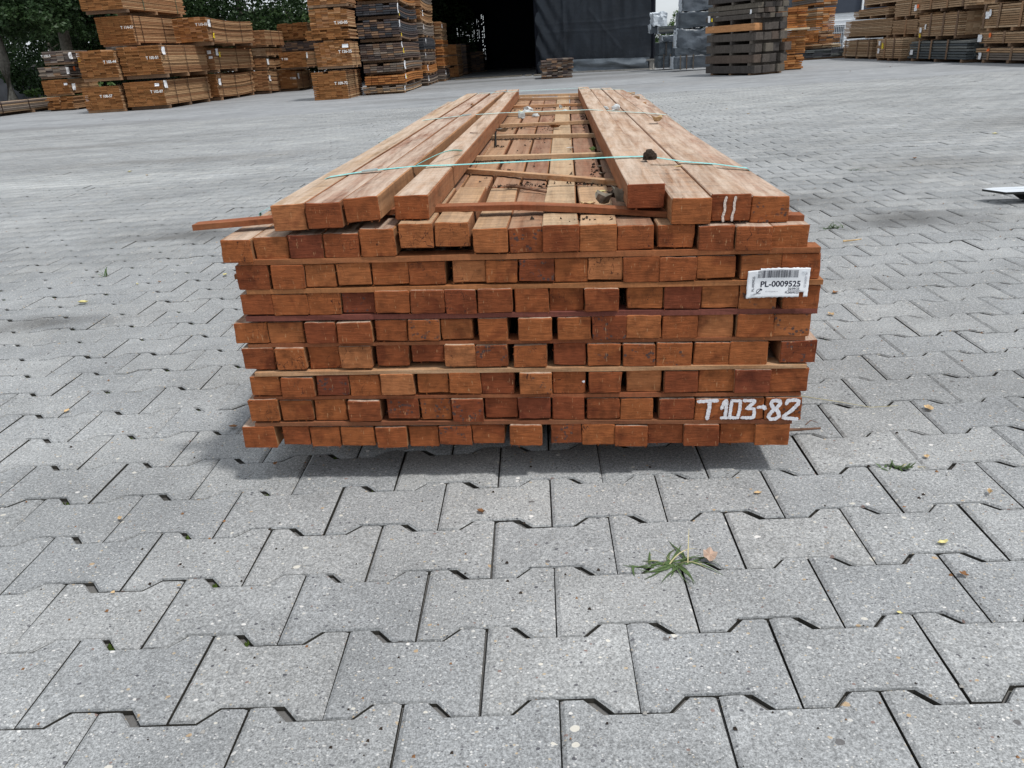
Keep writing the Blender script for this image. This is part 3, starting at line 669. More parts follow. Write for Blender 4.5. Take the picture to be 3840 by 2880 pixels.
# --- hand-painted lettering on the end grain
def stroke_obj(name, strokes, width, Yf, mat, parent, rng=R):
    a = Acc()
    for st in strokes:
        pts = []
        for i in range(len(st)-1):
            n_ = max(2, int(math.hypot(st[i+1][0]-st[i][0], st[i+1][1]-st[i][1])/.0018))
            for t in range(n_): pts.append(((st[i][0]*(n_-t)+st[i+1][0]*t)/n_, (st[i][1]*(n_-t)+st[i+1][1]*t)/n_))
        pts.append(st[-1]); V = []; F = []
        for i, (x, z) in enumerate(pts):
            a0 = pts[max(i-1, 0)]; a1 = pts[min(i+1, len(pts)-1)]; d = Vector((a1[0]-a0[0], a1[1]-a0[1])); d = d.normalized() if d.length else Vector((1, 0)); n_ = Vector((-d.y, d.x))
            wl, wr = width/2*rng.uniform(.78, 1.15), width/2*rng.uniform(.78, 1.15)
            yy = Yf-.0012-rng.uniform(0, .0003)
            V += [(x+n_.x*wl, yy, z+n_.y*wl), (x-n_.x*wr, yy, z-n_.y*wr)]
        for i in range(len(pts)-1): F.append((i*2, i*2+1, i*2+3, i*2+2))
        a.add(V, F)
        # round daubs at the stroke ends
        for (x, z) in (pts[0], pts[-1]):
            r_ = width*.5; a.add([(x+r_*math.cos(t*math.pi/4)*rng.uniform(.8, 1.1), Yf-.0011, z+r_*math.sin(t*math.pi/4)*rng.uniform(.8, 1.1)) for t in range(8)], [tuple(range(8))])
    return link(name, a.me(name), mat, parent)
def mm(l): return [(x/1000, z/1000) for x, z in l]
stroke_obj('painted_letter_t', [mm([(869, 91.5), (885, 92.5), (902, 93)]), mm([(889, 92), (888, 75), (886, 57)])], .0072, -.0008, M_PAINT, STK)
stroke_obj('painted_digit_one', [mm([(911, 77), (915, 90), (919, 94), (919, 76), (918, 58)]), mm([(912, 58), (922, 58)])], .0062, -.0008, M_PAINT, STK)
stroke_obj('painted_digit_zero', [mm([(928, 92), (927, 74), (926.5, 58), (941, 58), (943.5, 75), (943.5, 92), (928, 92.5)])], .0062, -.0008, M_PAINT, STK)
stroke_obj('painted_digit_three', [mm([(950, 92.5), (969, 92.5), (968, 88), (956, 77), (969, 76), (970.5, 66), (969, 58), (949, 58)])], .0066, -.0008, M_PAINT, STK)
stroke_obj('painted_dot', [mm([(976, 78.5), (979.5, 79.5), (982, 79)]), mm([(985, 81), (987, 76.5), (989, 76)]), mm([(983, 79), (988, 79.5)])], .0062, -.0008, M_PAINT, STK)
stroke_obj('painted_digit_eight', [mm([(1012, 92), (1001, 92), (998, 86), (1003, 78), (1013, 70), (1015, 60), (1009, 55), (1000, 55), (996, 60), (1000, 69), (1010, 78), (1015, 87), (1012, 92)])], .0072, -.0008, M_PAINT, STK)
stroke_obj('painted_digit_two', [mm([(1026, 86), (1028, 92), (1040, 93.5), (1047, 91), (1046, 84), (1037, 73), (1024, 61), (1023, 57), (1047, 55)])], .0072, -.0008, M_PAINT, STK)
stroke_obj('chalk_stroke', [mm([(895, 457), (893, 448), (894, 436), (891, 426), (892, 418)])], .0042, .012, M_CHALK, STK)
stroke_obj('chalk_stroke', [mm([(910, 457), (908.5, 446), (909, 436), (906, 426), (906.5, 419)])], .0042, .012, M_CHALK, STK)
stroke_obj('white_fleck', [mm([(658.0, 135), (661, 136.5), (660, 133.5)])], .0028, -.004, M_PAINT, STK)

# ------------------------------------------------------------------ litter helpers
def leaf_mesh(rng, L=.03, curl=.5, lobed=True):
    n_ = 9; V = [(0, 0, 0)]; F = []; rim = []
    for i in range(n_):
        t = i/n_*2*math.pi; r_ = L*.5*(1+.22*math.cos(5*t) if lobed else 1)*rng.uniform(.78, 1.12)
        x, y = r_*math.cos(t), r_*.62*math.sin(t); rim.append((x, y))
    V = [(0, 0, .1*L)]+[(x*.55, y*.55, .09*L+curl*abs(y)*.5) for x, y in rim]+[(x, y, .03*L+curl*(abs(y)*.9+(x*x)/L*.8)+rng.uniform(0, .08*L)) for x, y in rim]
    for i in range(n_):
        j = (i+1) % n_; F.append((0, 1+i, 1+j)); F.append((1+i, 1+n_+i, 1+n_+j, 1+j))
    me_ = mesh('leaf', V, F, smooth=False); return me_
def crumple(rng, sx, sy, sz, sub=2, amp=.35):
    bm = bmesh.new(); bmesh.ops.create_icosphere(bm, subdivisions=sub, radius=1)
    for v in bm.verts:
        k = 1+rng.uniform(-amp, amp)*(1.25 if amp > .3 else 1); v.co = Vector((v.co.x*sx*k, v.co.y*sy*k, max(-.15, v.co.z)*sz*k))
    me_ = bpy.data.meshes.new('crumple'); bm.to_mesh(me_); bm.free(); return me_
def twig_obj(name, pts, r0, mat, parent=None):
    a = Acc(); n_ = len(pts); P = [Vector(p) for p in pts]; o0 = P[0].copy(); P = [p-o0 for p in P]
    a.tube(P, [r0*(1-.5*i/(n_-1)) for i in range(n_)], 5); o_ = link(name, a.me(name), mat, parent); o_.location = o0; return o_
def W(x, y, z): return mw @ Vector((x, y, z))
# litter lying on the stack
def put(name, me_, mat, loc, rz, label, cat, group=None, tiltx=0):
    o_ = link(name, me_, mat); o_.location = loc; o_.rotation_euler = (tiltx, 0, rz); tag(o_, label, cat, group); return o_
put('seed_pod', crumple(R, .0135, .0130, .0165, 3, .12), M_CRUMB, W(.797, .30, .482), 0, 'dark brown woody seed pod sitting against the teal strap on the top beams', 'seed pod')
put('dry_leaf', leaf_mesh(R, .05, 1.5), M_LEAFG, W(.700, .125, .4235), .9, 'curled grey-brown dead leaf under the raised right-hand beam', 'leaf')
put('dry_leaf', leaf_mesh(R, .045, 1.9), M_LEAFG, W(.735, .135, .425), 2.3, 'small dark dead leaf wedged beside the curled grey leaf', 'leaf')
put('dry_leaf', leaf_mesh(R, .05, .9), M_LEAFB, W(.598, 1.43, .4205), 2.4, 'brown shrivelled leaf in the middle channel of the stack', 'leaf')
put('dry_leaf', leaf_mesh(R, .045, 1.1), M_LEAFG, W(.427, 1.354, .4215), .4, 'grey dry leaf by the left edge of the channel', 'leaf')
put('dry_leaf', leaf_mesh(R, .04, .8), M_LEAFL, W(.703, .85, .4215), 1.4, 'green and brown leaf against the right edge of the channel', 'leaf')
put('dry_leaf', leaf_mesh(R, .026, .9), M_LEAFG, W(.709, .57, .4215), 1.4, 'small grey leaf near the diagonal lath', 'leaf')
put('dry_leaf', leaf_mesh(R, .024, .9), M_LEAFG, W(.712, .47, .4215), .9, 'tiny grey leaf under the right end of the diagonal lath', 'leaf')
put('dry_leaf', leaf_mesh(R, .05, 1.1), M_LEAFT, W(.897, 1.10, .4635), 2.0, 'tan curled leaf lying on the third top beam from the right', 'leaf')
put('dry_leaf', leaf_mesh(R, .034, 1.4), M_CRUMB, W(.722, .155, .43), .2, 'darkest scrap of dead leaf tucked behind the two grey ones', 'leaf')
put('dry_leaf', leaf_mesh(R, .03, 1.2), M_LEAFT, W(.672, .115, .4235), 2.6, 'thin tan leaf fragment at the left of the grey leaves', 'leaf')
put('bark_flake', leaf_mesh(R, .02, .6), M_LEAFT, W(.852, .285, .463), .3, 'small tan bark flake beside the front strap on the right beams', 'bark')
put('plastic_scrap', crumple(R, .020, .016, .018, 2, .45), M_PAPER, W(.484, 2.13, .4215), .3, 'largest crumpled white plastic scrap in the far channel', 'scrap')
put('plastic_scrap', crumple(R, .026, .010, .010, 2, .45), M_PAPER, W(.468, 2.04, .4215), .1, 'flat white plastic scrap just in front of the largest one', 'scrap')
put('plastic_scrap', crumple(R, .014, .006, .026, 2, .3), M_PAPERG, W(.462, 1.87, .4215), .1, 'upright grey translucent plastic scrap by the second strap', 'scrap')
put('plastic_scrap', crumple(R, .013, .010, .008, 2, .4), M_PAPERG, W(.516, 1.90, .4215), .1, 'small grey plastic scrap right of the upright one', 'scrap')
put('plastic_scrap', crumple(R, .010, .010, .007, 2, .4), M_PAPER, W(.630, 2.05, .4215), .1, 'small white plastic scrap on the pale channel board', 'scrap')
put('plastic_scrap', crumple(R, .008, .010, .012, 2, .4), M_PAPERG, W(.611, 2.22, .4215), .1, 'grey plastic scrap standing at the far lath', 'scrap')
put('plastic_scrap', crumple(R, .009, .009, .006, 2, .4), M_LEAFY, W(.448, 2.10, .4215), .1, 'yellowish scrap left of the white plastic', 'scrap')
put('plastic_scrap', crumple(R, .015, .013, .015, 2, .4), M_PAPER, W(.805, 1.575, .466), .1, 'white plastic scrap on the right beams beyond the second strap', 'scrap')
put('plastic_scrap', crumple(R, .008, .010, .010, 2, .4), M_PAPERG, W(.771, 1.585, .466), .1, 'small grey scrap next to the white one on the right beams', 'scrap')
put('paper_shred', crumple(R, .010, .006, .005, 1, .4), M_PAPER, W(.412, .575, .4215), .6, 'white paper shred beside the left beam near the front strap', 'scrap')
put('wood_chip', crumple(R, .013, .006, .002, 1, .3), M_LEAFY, W(.70, .300, .4195), .1, 'pale yellow wood chip on the channel boards by the diagonal lath', 'chip')
put('wood_chip', crumple(R, .012, .0025, .001, 1, .3), M_PAPER, W(.641, .97, .420), .1, 'thin white sliver on the pale channel board', 'chip')
o = twig_obj('twig', [W(.508, .365, .424), W(.53, .345, .426), W(.56, .315, .425), W(.592, .285, .424)], .0045, M_TWIG); tag(o, 'knobbly grey-brown twig lying across the channel near the front', 'twig')
o = twig_obj('twig', [W(.372, .912, .4745), W(.382, .905, .4745), W(.395, .903, .4745)], .0015, M_TWIG); tag(o, 'short dark twig on top of the left inner beam', 'twig')
o = twig_obj('bolt', [W(.430, 1.03, .423), W(.432, 1.035, .463)], .0045, M_STEELD); tag(o, 'dark metal pin standing upright in the channel', 'pin')
o = twig_obj('twig', [W(.455, 2.03, .424), W(.47, 2.13, .428), W(.485, 2.26, .440)], .003, M_TWIG); tag(o, 'thin stick leaning among the white plastic scraps', 'twig')
o = twig_obj('twig', [W(.285, 1.84, .47), W(.277, 1.87, .476), W(.268, 1.90, .472)], .005, M_LEAFB); tag(o, 'brown stub lying in the groove between the left beams', 'twig')
# bark crumbs caught along laths and joints: nobody could count them
a = Acc(); rc_ = random.Random(12)
def crumb(x, y, z, s):
    V = [(x+s*rc_.uniform(-1, 1), y+s*rc_.uniform(-1, 1), z) for _ in range(4)]+[(x+s*rc_.uniform(-.4, .4), y+s*rc_.uniform(-.4, .4), z+s*rc_.uniform(.4, 1.1))]
    a.add([mw @ Vector(v) for v in V], [(0, 1, 4), (1, 2, 4), (2, 3, 4), (3, 0, 4)])
for (x0, x1, y0, y1, n_) in [(.47, .72, .385, .375, 110), (.40, .56, 1.2, 1.19, 60), (.40, .53, .75, .755, 40), (.42, .45, 1.04, 1.03, 14), (.465, .50, .56, .6, 26), (.41, .5, 1.49, 1.5, 20), (.69, .715, .45, .9, 46), (.69, .71, 1.2, 2.2, 40), (.42, .70, 2.2, 2.3, 50), (.57, .72, .04, .05, 20), (.54, .60, .12, 2.6, 40), (.64, .66, .1, 2.4, 30), (.40, .72, .1, 2.8, 60), (.2, .95, .6, 2.6, 0)]:
    for i in range(n_):
        s = rc_.random(); crumb(x0+(x1-x0)*s+rc_.gauss(0, .004), y0+(y1-y0)*s+rc_.gauss(0, .012), .4195, rc_.choice([.0018, .0028, .004, .0055]))
tag(link('bark_crumbs', a.me('bark_crumbs'), M_CRUMB), 'dark bark crumbs caught along the laths and joints of the stack', 'debris', kind='stuff')

# ------------------------------------------------------------------ litter on the paving
def gleaf(x, y, L, mat, label, group=None, curl=.7, name='dry_leaf', cat='leaf', lobed=True):
    return put(name, leaf_mesh(R, L*.52, curl, lobed), mat, (x, y, .001), R.uniform(0, 6.28), label, cat, group)
gleaf(-.026, -.244, .034, M_LEAFB, 'curled brown leaf alone on a paver in front of the stack', curl=1.2)
gleaf(-1.158, 1.59, .055, M_LEAFY, 'cream dead leaf on the pavers left of the protruding lath')
gleaf(-1.576, 1.28, .075, M_LEAFY, 'largest pale yellow leaf on the left paving')
gleaf(-1.484, 1.519, .03, M_LEAFY, 'small yellow leaf left of a brown one behind the pale leaf')
gleaf(-1.401, 1.534, .035, M_LEAFB, 'small reddish brown leaf left of the stack')
gleaf(1.016, .955, .05, M_LEAFB, 'orange-brown leaf on a joint just right of the barcode tag')
gleaf(.933, .75, .045, M_LEAFT, 'tan leaf on the paving right of the stack, nearest its edge')
gleaf(.915, .099, .05, M_LEAFT, 'long tan leaf on a joint right of the painted number', lobed=False)
gleaf(.818, -.107, .03, M_LEAFT, 'small tan leaf just behind the small green tuft')
gleaf(.472, -.215, .028, M_LEAFT, 'ochre leaf fragment below the right corner of the stack')
gleaf(.704, -.278, .014, M_LEAFB, 'tiny brown leaf bit caught in a joint on the right')
gleaf(.864, -.244, .030, M_LEAFT, 'folded tan leaf near the right edge of the picture', curl=1.4)
gleaf(.718, -.386, .034, M_LEAFY, 'yellow-green leaf on the right foreground paving')
gleaf(.71, -.467, .030, M_LEAFB, 'crushed brown leaf smeared on a joint at lower right')
gleaf(.583, -.548, .016, M_LEAFY, 'pale leaf bit on a joint at the bottom right')
gleaf(-1.088, .294, .035, M_LEAFT, 'small tan leaf on a joint on the far left')
gleaf(-.702, -.218, .024, M_LEAFT, 'pinkish tan leaf on a slanting joint at left')
gleaf(-.502, -.428, .014, M_LEAFT, 'tiny tan leaf bit caught in a joint at lower left')
gleaf(-.466, -.027, .028, M_LEAFB, 'brown leaf at the edge of the stack shadow')
gleaf(-.604, -.441, .018, M_LEAFT, 'pale bit at a joint corner at lower left')
gleaf(2.421, 3.611, .07, M_LEAFB, 'brown leaf far out on the right paving')
gleaf(3.406, 4.561, .08, M_LEAFY, 'pale bits of leaf far out by the right edge')
gleaf(-.62, .16, .045, M_LEAFB, 'dry brown leaf close to the left side of the stack')
for i in range(24):
    y = R.uniform(1.5, 12); x = R.uniform(-.7, .7)*(y+1.4)
    if -.7 < x < .75 and y < 3.5: continue
    gleaf(x, y, R.uniform(.02, .055), R.choice([M_LEAFB, M_LEAFB, M_LEAFT, M_LEAFY, M_CRUMB]), 'tiny dead leaf scattered on the open yard paving', 'tiny leaves scattered on the yard')
for i in range(16):
    y = R.uniform(5, 17); x = R.uniform(-.6, .45)*(y+1.4)
    gleaf(x, y, R.uniform(.03, .09), R.choice([M_LEAFB, M_LEAFT, M_LEAFY]), 'tiny dead leaf scattered on the open yard paving', 'tiny leaves scattered on the yard')
o = twig_obj('twig', [(.575, .012, .012), (.61, .006, .014), (.655, .004, .016)], .0042, M_TWIG); tag(o, 'reddish twig poking out under the right front corner of the stack', 'twig')
o = twig_obj('twig', [(.63, .02, .017), (.642, .028, .023), (.655, .022, .02)], .0012, M_TWIG); tag(o, 'tiny dry shoot on the reddish twig', 'twig')
o = twig_obj('twig', [(1.27, 1.60, .008), (1.30, 1.595, .01), (1.34, 1.60, .012)], .0045, M_LEAFT); tag(o, 'short tan stick on the paving right of the top beams', 'twig')
o = twig_obj('twig', [(.66, .20, .004), (.74, .15, .006), (.80, .115, .005), (.86, .12, .004)], .0009, M_STRAW); tag(o, 'long thin dry stalk on the paving right of the painted number', 'stalk')
# loose wood sliver by the lower right of the stack
a = Acc(); a.box(-.006, .006, 0, .25, -.022, .022); o = link('wood_offcut', a.me('wood_offcut'), M_LATHP, STK); o.location = (1.052, .05, .083)
# pebbles and grit: uncountable specks
a = Acc(); rg_ = random.Random(4)
for i in range(2600):
    y = -1.3+rg_.random()**1.6*9; x = rg_.uniform(-.75, .75)*(y+1.9)
    s = rg_.choice([.001, .0014, .0014, .002, .003]); 
    a.add([(x-s, y-s*.7, 0), (x+s, y-s, 0), (x+s*.6, y+s, 0), (x-s*.5, y+s*.8, 0), (x+s*.1, y, s)], [(0, 1, 4), (1, 2, 4), (2, 3, 4), (3, 0, 4)], rg_.choice([0, 0, 1, 2]))
me_ = a.me('grit'); [me_.materials.append(m_) for m_ in (M_CRUMB, M_CONC, M_LEAFB)]
tag(link('grit', me_), 'loose grit and crumbs scattered over the pavers', 'grit', kind='stuff')

# ------------------------------------------------------------------ grass tufts
def tuft(x, y, n_, Lm, label, straw=6, spread=1.0, flat=.25, bias=None):
    a = Acc()
    for i in range(n_):
        th = R.uniform(0, 6.28)
        if bias and R.random() < .55: th = R.choice(bias)+R.gauss(0, .3)
        L = Lm*R.uniform(.4, 1.0); el = R.uniform(flat*.4, flat*2.2) if i < n_-straw else R.uniform(.5, 1.2); bend = R.uniform(.3, 1.3); wd = R.uniform(.0010, .0024)*(1 if i < n_-straw else .6)
        V = []; F = []; px, py, pz = R.gauss(0, .007)*spread, R.gauss(0, .003), 0
        ns = 7; e = el; th2 = th; dd = L/ns; turn = R.gauss(0, .10)
        for k in range(ns+1):
            s = k/ns; ww = wd*(1-s**2.2)+.0001; nx_, ny_ = -math.sin(th2), math.cos(th2)
            V += [(px+nx_*ww, py+ny_*ww, max(.0012, pz)), (px, py, max(.0006, pz-.0006)), (px-nx_*ww, py-ny_*ww, max(.0012, pz))]
            px += math.cos(th2)*math.cos(e)*dd; py += math.sin(th2)*math.cos(e)*dd; pz += math.sin(e)*dd; e -= bend/ns; th2 += turn
        for k in range(ns): F += [(k*3, k*3+1, k*3+4, k*3+3), (k*3+1, k*3+2, k*3+5, k*3+4)]
        a.add(V, F, 1 if i >= n_-straw else 0)
    me_ = a.me('grass_tuft', True); me_.materials.append(M_GRASS); me_.materials.append(M_STRAW)
    o_ = link('grass_tuft', me_); o_.location = (x, y, 0); return tag(o_, label, 'grass tuft')
tuft(.290, -.414, 34, .068, 'largest grass tuft in a joint of the foreground pavers with a pink petal', 6, 2.6, .13, [3.25, 2.9, .05, .3, 5.9, 3.5])
tuft(.756, -.142, 30, .020, 'small dense green tuft on a joint right of the stack', 2, 2.2, .5, [0, 5.9, 3.1])
tuft(-1.691, 1.681, 10, .05, 'thin sprig of grass on the left paving', 1, .6, 1.0)
tuft(1.325, 1.86, 34, .05, 'low grass tuft on the paving behind the stack right edge', 2, 3.0, .5)
tuft(1.95, 3.3, 20, .05, 'faint low tuft further out on the right paving', 2, 3.0, .5)
pm = Acc(); nP = 10; Vv = [(0, 0, .004)]
for i in range(20):
    t = i/20*6.283; r_ = .0108*(1+.09*math.cos(5*t+.4))*R.uniform(.95, 1.05); Vv.append((r_*math.cos(t), r_*math.sin(t), .004+.004*math.cos(5*t)+.002))
o = link('fallen_petal', mesh('fallen_petal', Vv, [(0, 1+i, 1+(i+1) % 20) for i in range(20)]), M_PETAL); o.location = (.346, -.407, .008); o.rotation_euler = (.5, 0, .2)
tag(o, 'pale pink lobed petal resting on the right of the foreground tuft', 'petal')

# ------------------------------------------------------------------ steel fork blade at right
fk = empty('steel_fork', (2.16, 2.15, -.012)); tag(fk, 'bright steel fork blade hovering just over the pavers at the right edge', 'forklift fork')
a = Acc(); top = [(-.035, .108), (.02, .122), (1.0, .02), (1.0, -.125), (.01, -.002), ]
a.add([(x, y, .066+(.004*min(1, x/.2))) for x, y in top]+[(x, y, .058) for x, y in top], [(4, 3, 2, 1, 0), (0, 1, 6, 5), (1, 2, 7, 6), (2, 3, 8, 7)], 0)
a.add([(x, y, .066+(.004*min(1, x/.2))) for x, y in (top[3], top[4], top[0])]+[(x, y, .056) for x, y in (top[3], top[4], top[0])], [(0, 1, 4, 3), (1, 2, 5, 4)], 1)
bv = link('blade', a.me('blade'), [M_STEEL, M_STEELD], fk)
a = Acc(); a.add([(x+.10, y*.7+.01, .0575) for x, y in top]+[(x+.16, y*.6+.012, .016) for x, y in top], [(0, 1, 6, 5), (1, 2, 7, 6), (2, 3, 8, 7), (3, 4, 9, 8), (4, 0, 5, 9), (5, 6, 7, 8, 9)], 0)
link('underside_shade', a.me('underside_shade'), M_STEELD, fk)  # dark body carried down below the blade to stand in for its shadow
a = Acc(); a.box(.98, 1.04, -.125, .02, .04, .8); link('shank', a.me('shank'), M_STEELD, fk)

# ------------------------------------------------------------------ BACKGROUND PACKS
def unit(bow, name, nseg=8):
    V = []; F = []; ys = [0, 1] if bow == 0 else [i/nseg for i in range(nseg+1)]
    for y in ys:
        b_ = bow*(4*(y-.5)**2)-bow*.5 if bow else 0
        V += [(0, y, b_), (1, y, b_), (1, y, 1+b_), (0, y, 1+b_)]
    n_ = len(ys)
    F.append((0, 1, 2, 3)); F.append(tuple((n_-1)*4+k for k in (3, 2, 1, 0)))
    for i in range(n_-1):
        for k in range(4): j = (k+1) % 4; F.append((i*4+j, i*4+k, (i+1)*4+k, (i+1)*4+j))
    return V, F
_um = {}
def unit_mesh(mat, bow=0, name='plank', edge=None):
    key = (mat.name, round(bow, 2), name, edge.name if edge else '')
    if key not in _um:
        V, F = unit(bow, name); me_ = mesh(name, V, F, [0, 0]+[1 if edge else 0]*(len(F)-2)); me_.materials.append(mat); _um[key] = me_
        if edge: me_.materials.append(edge)
    return _um[key]
_tx = {}
def stencil(body, size, parent, loc, rot, mat=M_STENCIL):
    if (body, size) not in _tx:
        m_ = text_mesh(body, size, bold=size*.03); m_.materials.clear(); m_.materials.append(mat); _tx[(body, size)] = m_
    o_ = link('stencil_mark', _tx[(body, size)], parent=parent); o_.location = loc; o_.rotation_euler = rot; return o_
def card(parent, name, mat, face, u, z, w_, h_, rng):
    """small paper label: face 'front' (y=-eps) or 'right'/'left' (x)"""
    V = []; F = []
    for j in range(4):
        for i in range(3):
            s, t = i/2-.5, j/3-.5; b_ = .012+rng.uniform(0, .01)+(.02*abs(t) if rng.random() < .5 else 0)
            if face[0] == 'front': V.append((u+s*w_+t*h_*.1, face[1]-b_, z+t*h_))
            elif face[0] == 'right': V.append((face[1]+b_, u+s*w_*1.6, z+t*h_))
            else: V.append((face[1]-b_, u-s*w_*1.6, z+t*h_))
    for j in range(3):
        for i in range(2): a_ = j*3+i; F.append((a_, a_+1, a_+4, a_+3))
    link(name, mesh(name, V, F), mat, parent)
pack_n = [0]
def pack(label, x0, x1, y0, y1, z0, z1, nw, nh, mat, smat=None, bow=0, fill=.94, jit=.012, bands=(), bandm=None, side='right', bearers=True, cards=(), st=None, rz=0, stag=.3, gapc=.985, bdz=.07, group=None, bearn=3, bandw=.018, inner=None):
    """pack of boards lying along y; near end at y0. smat: extra colours; bow: sag in board thicknesses"""
    rng = random.Random(100+pack_n[0]); pack_n[0] += 1
    root = empty('timber_pack', (x0, y0, z0), rz); tag(root, label, 'timber pack', group)
    Wd, L, H = x1-x0, y1-y0, z1-z0; bh = bdz if bearers else 0
    th = (H-bh)/nh; pw = Wd/nw; mm_ = [PK[m] for m in (mat if isinstance(mat, (list, tuple)) else [mat])]
    lay = [rng.uniform(-.5, .5)*jit for _ in range(nh)]; lean = rng.uniform(-.02, .02)
    for k in range(nh):
        zc = bh+k*th; sh = lay[k]+lean*k/nh; off = (rng.random()-.5)*pw*stag
        for i in range(nw):
            if k == nh-1 and rng.random() < .12 and nw > 4: continue
            m_ = rng.choice(mm_); bw = bow; ed = None
            if m_ is PK['side']: m_ = mm_[0]
            if PK['side'] in mm_ or m_ is PK['brown2'] or m_ is PK['brown']: ed = PK['side']
            o_ = link('plank', unit_mesh(m_, bw, 'plank', ed), parent=root)
            wv = rng.uniform(-.06, .06)*pw; jy = rng.gauss(0, jit*.7)
            o_.location = (i*pw+sh+(off if 0 < i else 0)*.3, jy, zc+rng.uniform(-.02, .02)*th)
            o_.scale = (pw*gapc+wv*.3, L+rng.uniform(-.05, .05)*L*.5, th*(min(fill, .80) if i in (0, nw-1) else inner or fill))
    if bearers:
        for q in range(bearn):
            yb = L*(.06+.86*q/(bearn-1)) if bearn > 1 else L/2
            o_ = link('bearer', unit_mesh(PK['bearer'], 0, 'bearer'), parent=root); o_.location = (.0, yb-.04, 0); o_.scale = (Wd*1.01, .08, bh*.96)
    e = .014
    for q in bands:
        yb = L*q; a = Acc(); hw = bandw/2
        a.box(-e-.004, -e, yb-hw, yb+hw, bh-.005, H+e+.004); a.box(Wd+e, Wd+e+.004, yb-hw, yb+hw, bh-.005, H+e+.004); a.box(-e, Wd+e, yb-hw, yb+hw, H+e, H+e+.004)
        link('band', a.me('band'), bandm or M_BAND, root)
    for (kind, face, u, z, w_, h_) in cards:
        mt = {'w': M_TAG, 'y': M_YEL, 'o': M_ORG}[kind]; nm = {'w': 'paper_tag', 'y': 'yellow_tag', 'o': 'orange_tag'}[kind]
        pos_ = {'front': ('front', -.01), 'right': ('right', Wd+.01), 'left': ('left', -.01)}[face]
        card(root, nm, mt, pos_, u*(Wd if face == 'front' else L), z*H, w_, h_, rng)
    if st:
        body, u, z = st; stencil(body, .078, root, (u*Wd, -jit*1.6-.012, z*H), (math.pi/2, 0, 0))
    return root
w1 = lambda u=.1, z=.75, f='right': ('w', f, u, z, .10, .16)
# --- left group, front row
pack('brown board pack at the bottom left corner of the left group, number stencilled', -10.05, -9.19, 17.3, 18.7, .0, .55, 6, 14, 'brown', st=('T 108-57', .62, .62), bdz=.06)
pack('brown board pack overhanging on top of the bottom left corner pack', -9.95, -9.10, 17.25, 18.9, .66, 1.30, 6, 17, 'brown', st=('T 105-44', .86, .60), bdz=.07, jit=.02)
pack('brown board pack on the ground in the middle of the left group, two white tags', -9.10, -8.21, 17.36, 20.1, .0, .60, 6, 16, ['brown', 'brown', 'side'], bands=(.22, .5, .93), cards=[w1(.03, .86), ('w', 'front', .86, .86, .1, .06)], st=('T 102-87', .82, .62), bdz=.08)
pack('brown board pack second level of the middle column with green strap', -9.05, -8.11, 17.36, 20.0, .655, 1.33, 6, 17, ['brown', 'side'], bands=(.12, .5), cards=[w1(.04, .82)], st=('T 105-51', .80, .62), bdz=.08, jit=.02)
pack('brown board pack third level, set back, sunlit on its long side', -9.63, -8.81, 17.8, 20.4, 1.37, 1.98, 6, 16, ['brown', 'side'], bands=(.03, .16, .62), bandm=M_BAND, st=('T 114-51', .86, .60), bdz=.05)
pack('topmost brown board pack of the left group, cut off by the frame', -9.77, -8.83, 17.6, 21.0, 2.04, 2.52, 6, 12, ['brown', 'side'], bands=(.3, .85), bandm=M_BANDG, bdz=.07)
# second column
pack('bowed brown pack on the ground right of the middle column', -8.95, -8.04, 20.2, 23.1, .0, .64, 6, 15, ['brown', 'side'], bow=1.2, bands=(.1, .45, .9), cards=[w1(.04, .7)], bdz=.08)
pack('brown pack second level of the second column with yellow and white tags', -8.90, -7.96, 20.1, 23.1, .68, 1.28, 6, 14, ['brown2', 'side'], bands=(.1, .55, .9), cards=[w1(.06, .8), ('y', 'right', .12, .7, .06, .12), ('w', 'front', .9, .8, .1, .08), ('w', 'front', .92, .6, .1, .06)], bdz=.07)
pack('long brown pack on top of the second column with white tag', -8.56, -7.73, 19.4, 22.8, 1.31, 1.92, 6, 15, ['brown', 'brown2', 'side'], bow=1.5, bands=(.08, .35, .7), cards=[w1(.03, .8), ('y', 'right', .08, .35, .06, .12)], st=('T 115-32', .86, .76), bdz=.07)
# third column
pack('bowed brown pack on the ground, third column of the left group', -8.6, -7.66, 23.2, 25.4, .0, .61, 6, 14, ['brown2', 'side'], bow=1.6, bands=(.1, .5, .9), cards=[w1(.06, .7)], bdz=.07)
pack('brown pack second level of the third column, white tag at its edge', -8.6, -7.62, 23.2, 24.8, .66, .96, 6, 7, ['brown2', 'side'], bow=1.0, cards=[w1(.06, .7)], bdz=.06)
pack('light brown thin pack third level of the third column', -8.5, -7.58, 23.2, 24.9, .99, 1.24, 6, 6, ['tan', 'side'], bands=(.2, .6), bdz=.05)
pack('brown pack fourth level of the third column, strapped', -8.4, -7.50, 23.1, 24.9, 1.27, 1.71, 6, 12, ['brown2', 'side'], bands=(.3, .75), bdz=.05)
# fourth column
pack('brown pack low in the fourth column with long white tag', -8.0, -7.12, 24.3, 26.1, .0, .60, 6, 14, ['brown', 'brown2', 'side'], bow=1.0, bands=(.35, .8), cards=[w1(.1, .7)], st=('T 098', .9, .6), bdz=.06)
pack('brown pack with white tag next to the tall front column', -7.45, -6.65, 24.0, 25.6, .63, 1.10, 6, 12, ['brown', 'side'], cards=[w1(.03, .75)], st=('T 120', .2, .6), bdz=.04)
pack('dark grey board pack behind the fourth column', -7.9, -6.75, 25.7, 27.4, 1.12, 1.42, 6, 6, 'dark', bdz=.04)
pack('slumped red-brown board pack on top of the dark grey one', -7.85, -6.9, 25.6, 27.5, 1.46, 1.95, 6, 12, 'brown', jit=.05, bdz=.04)
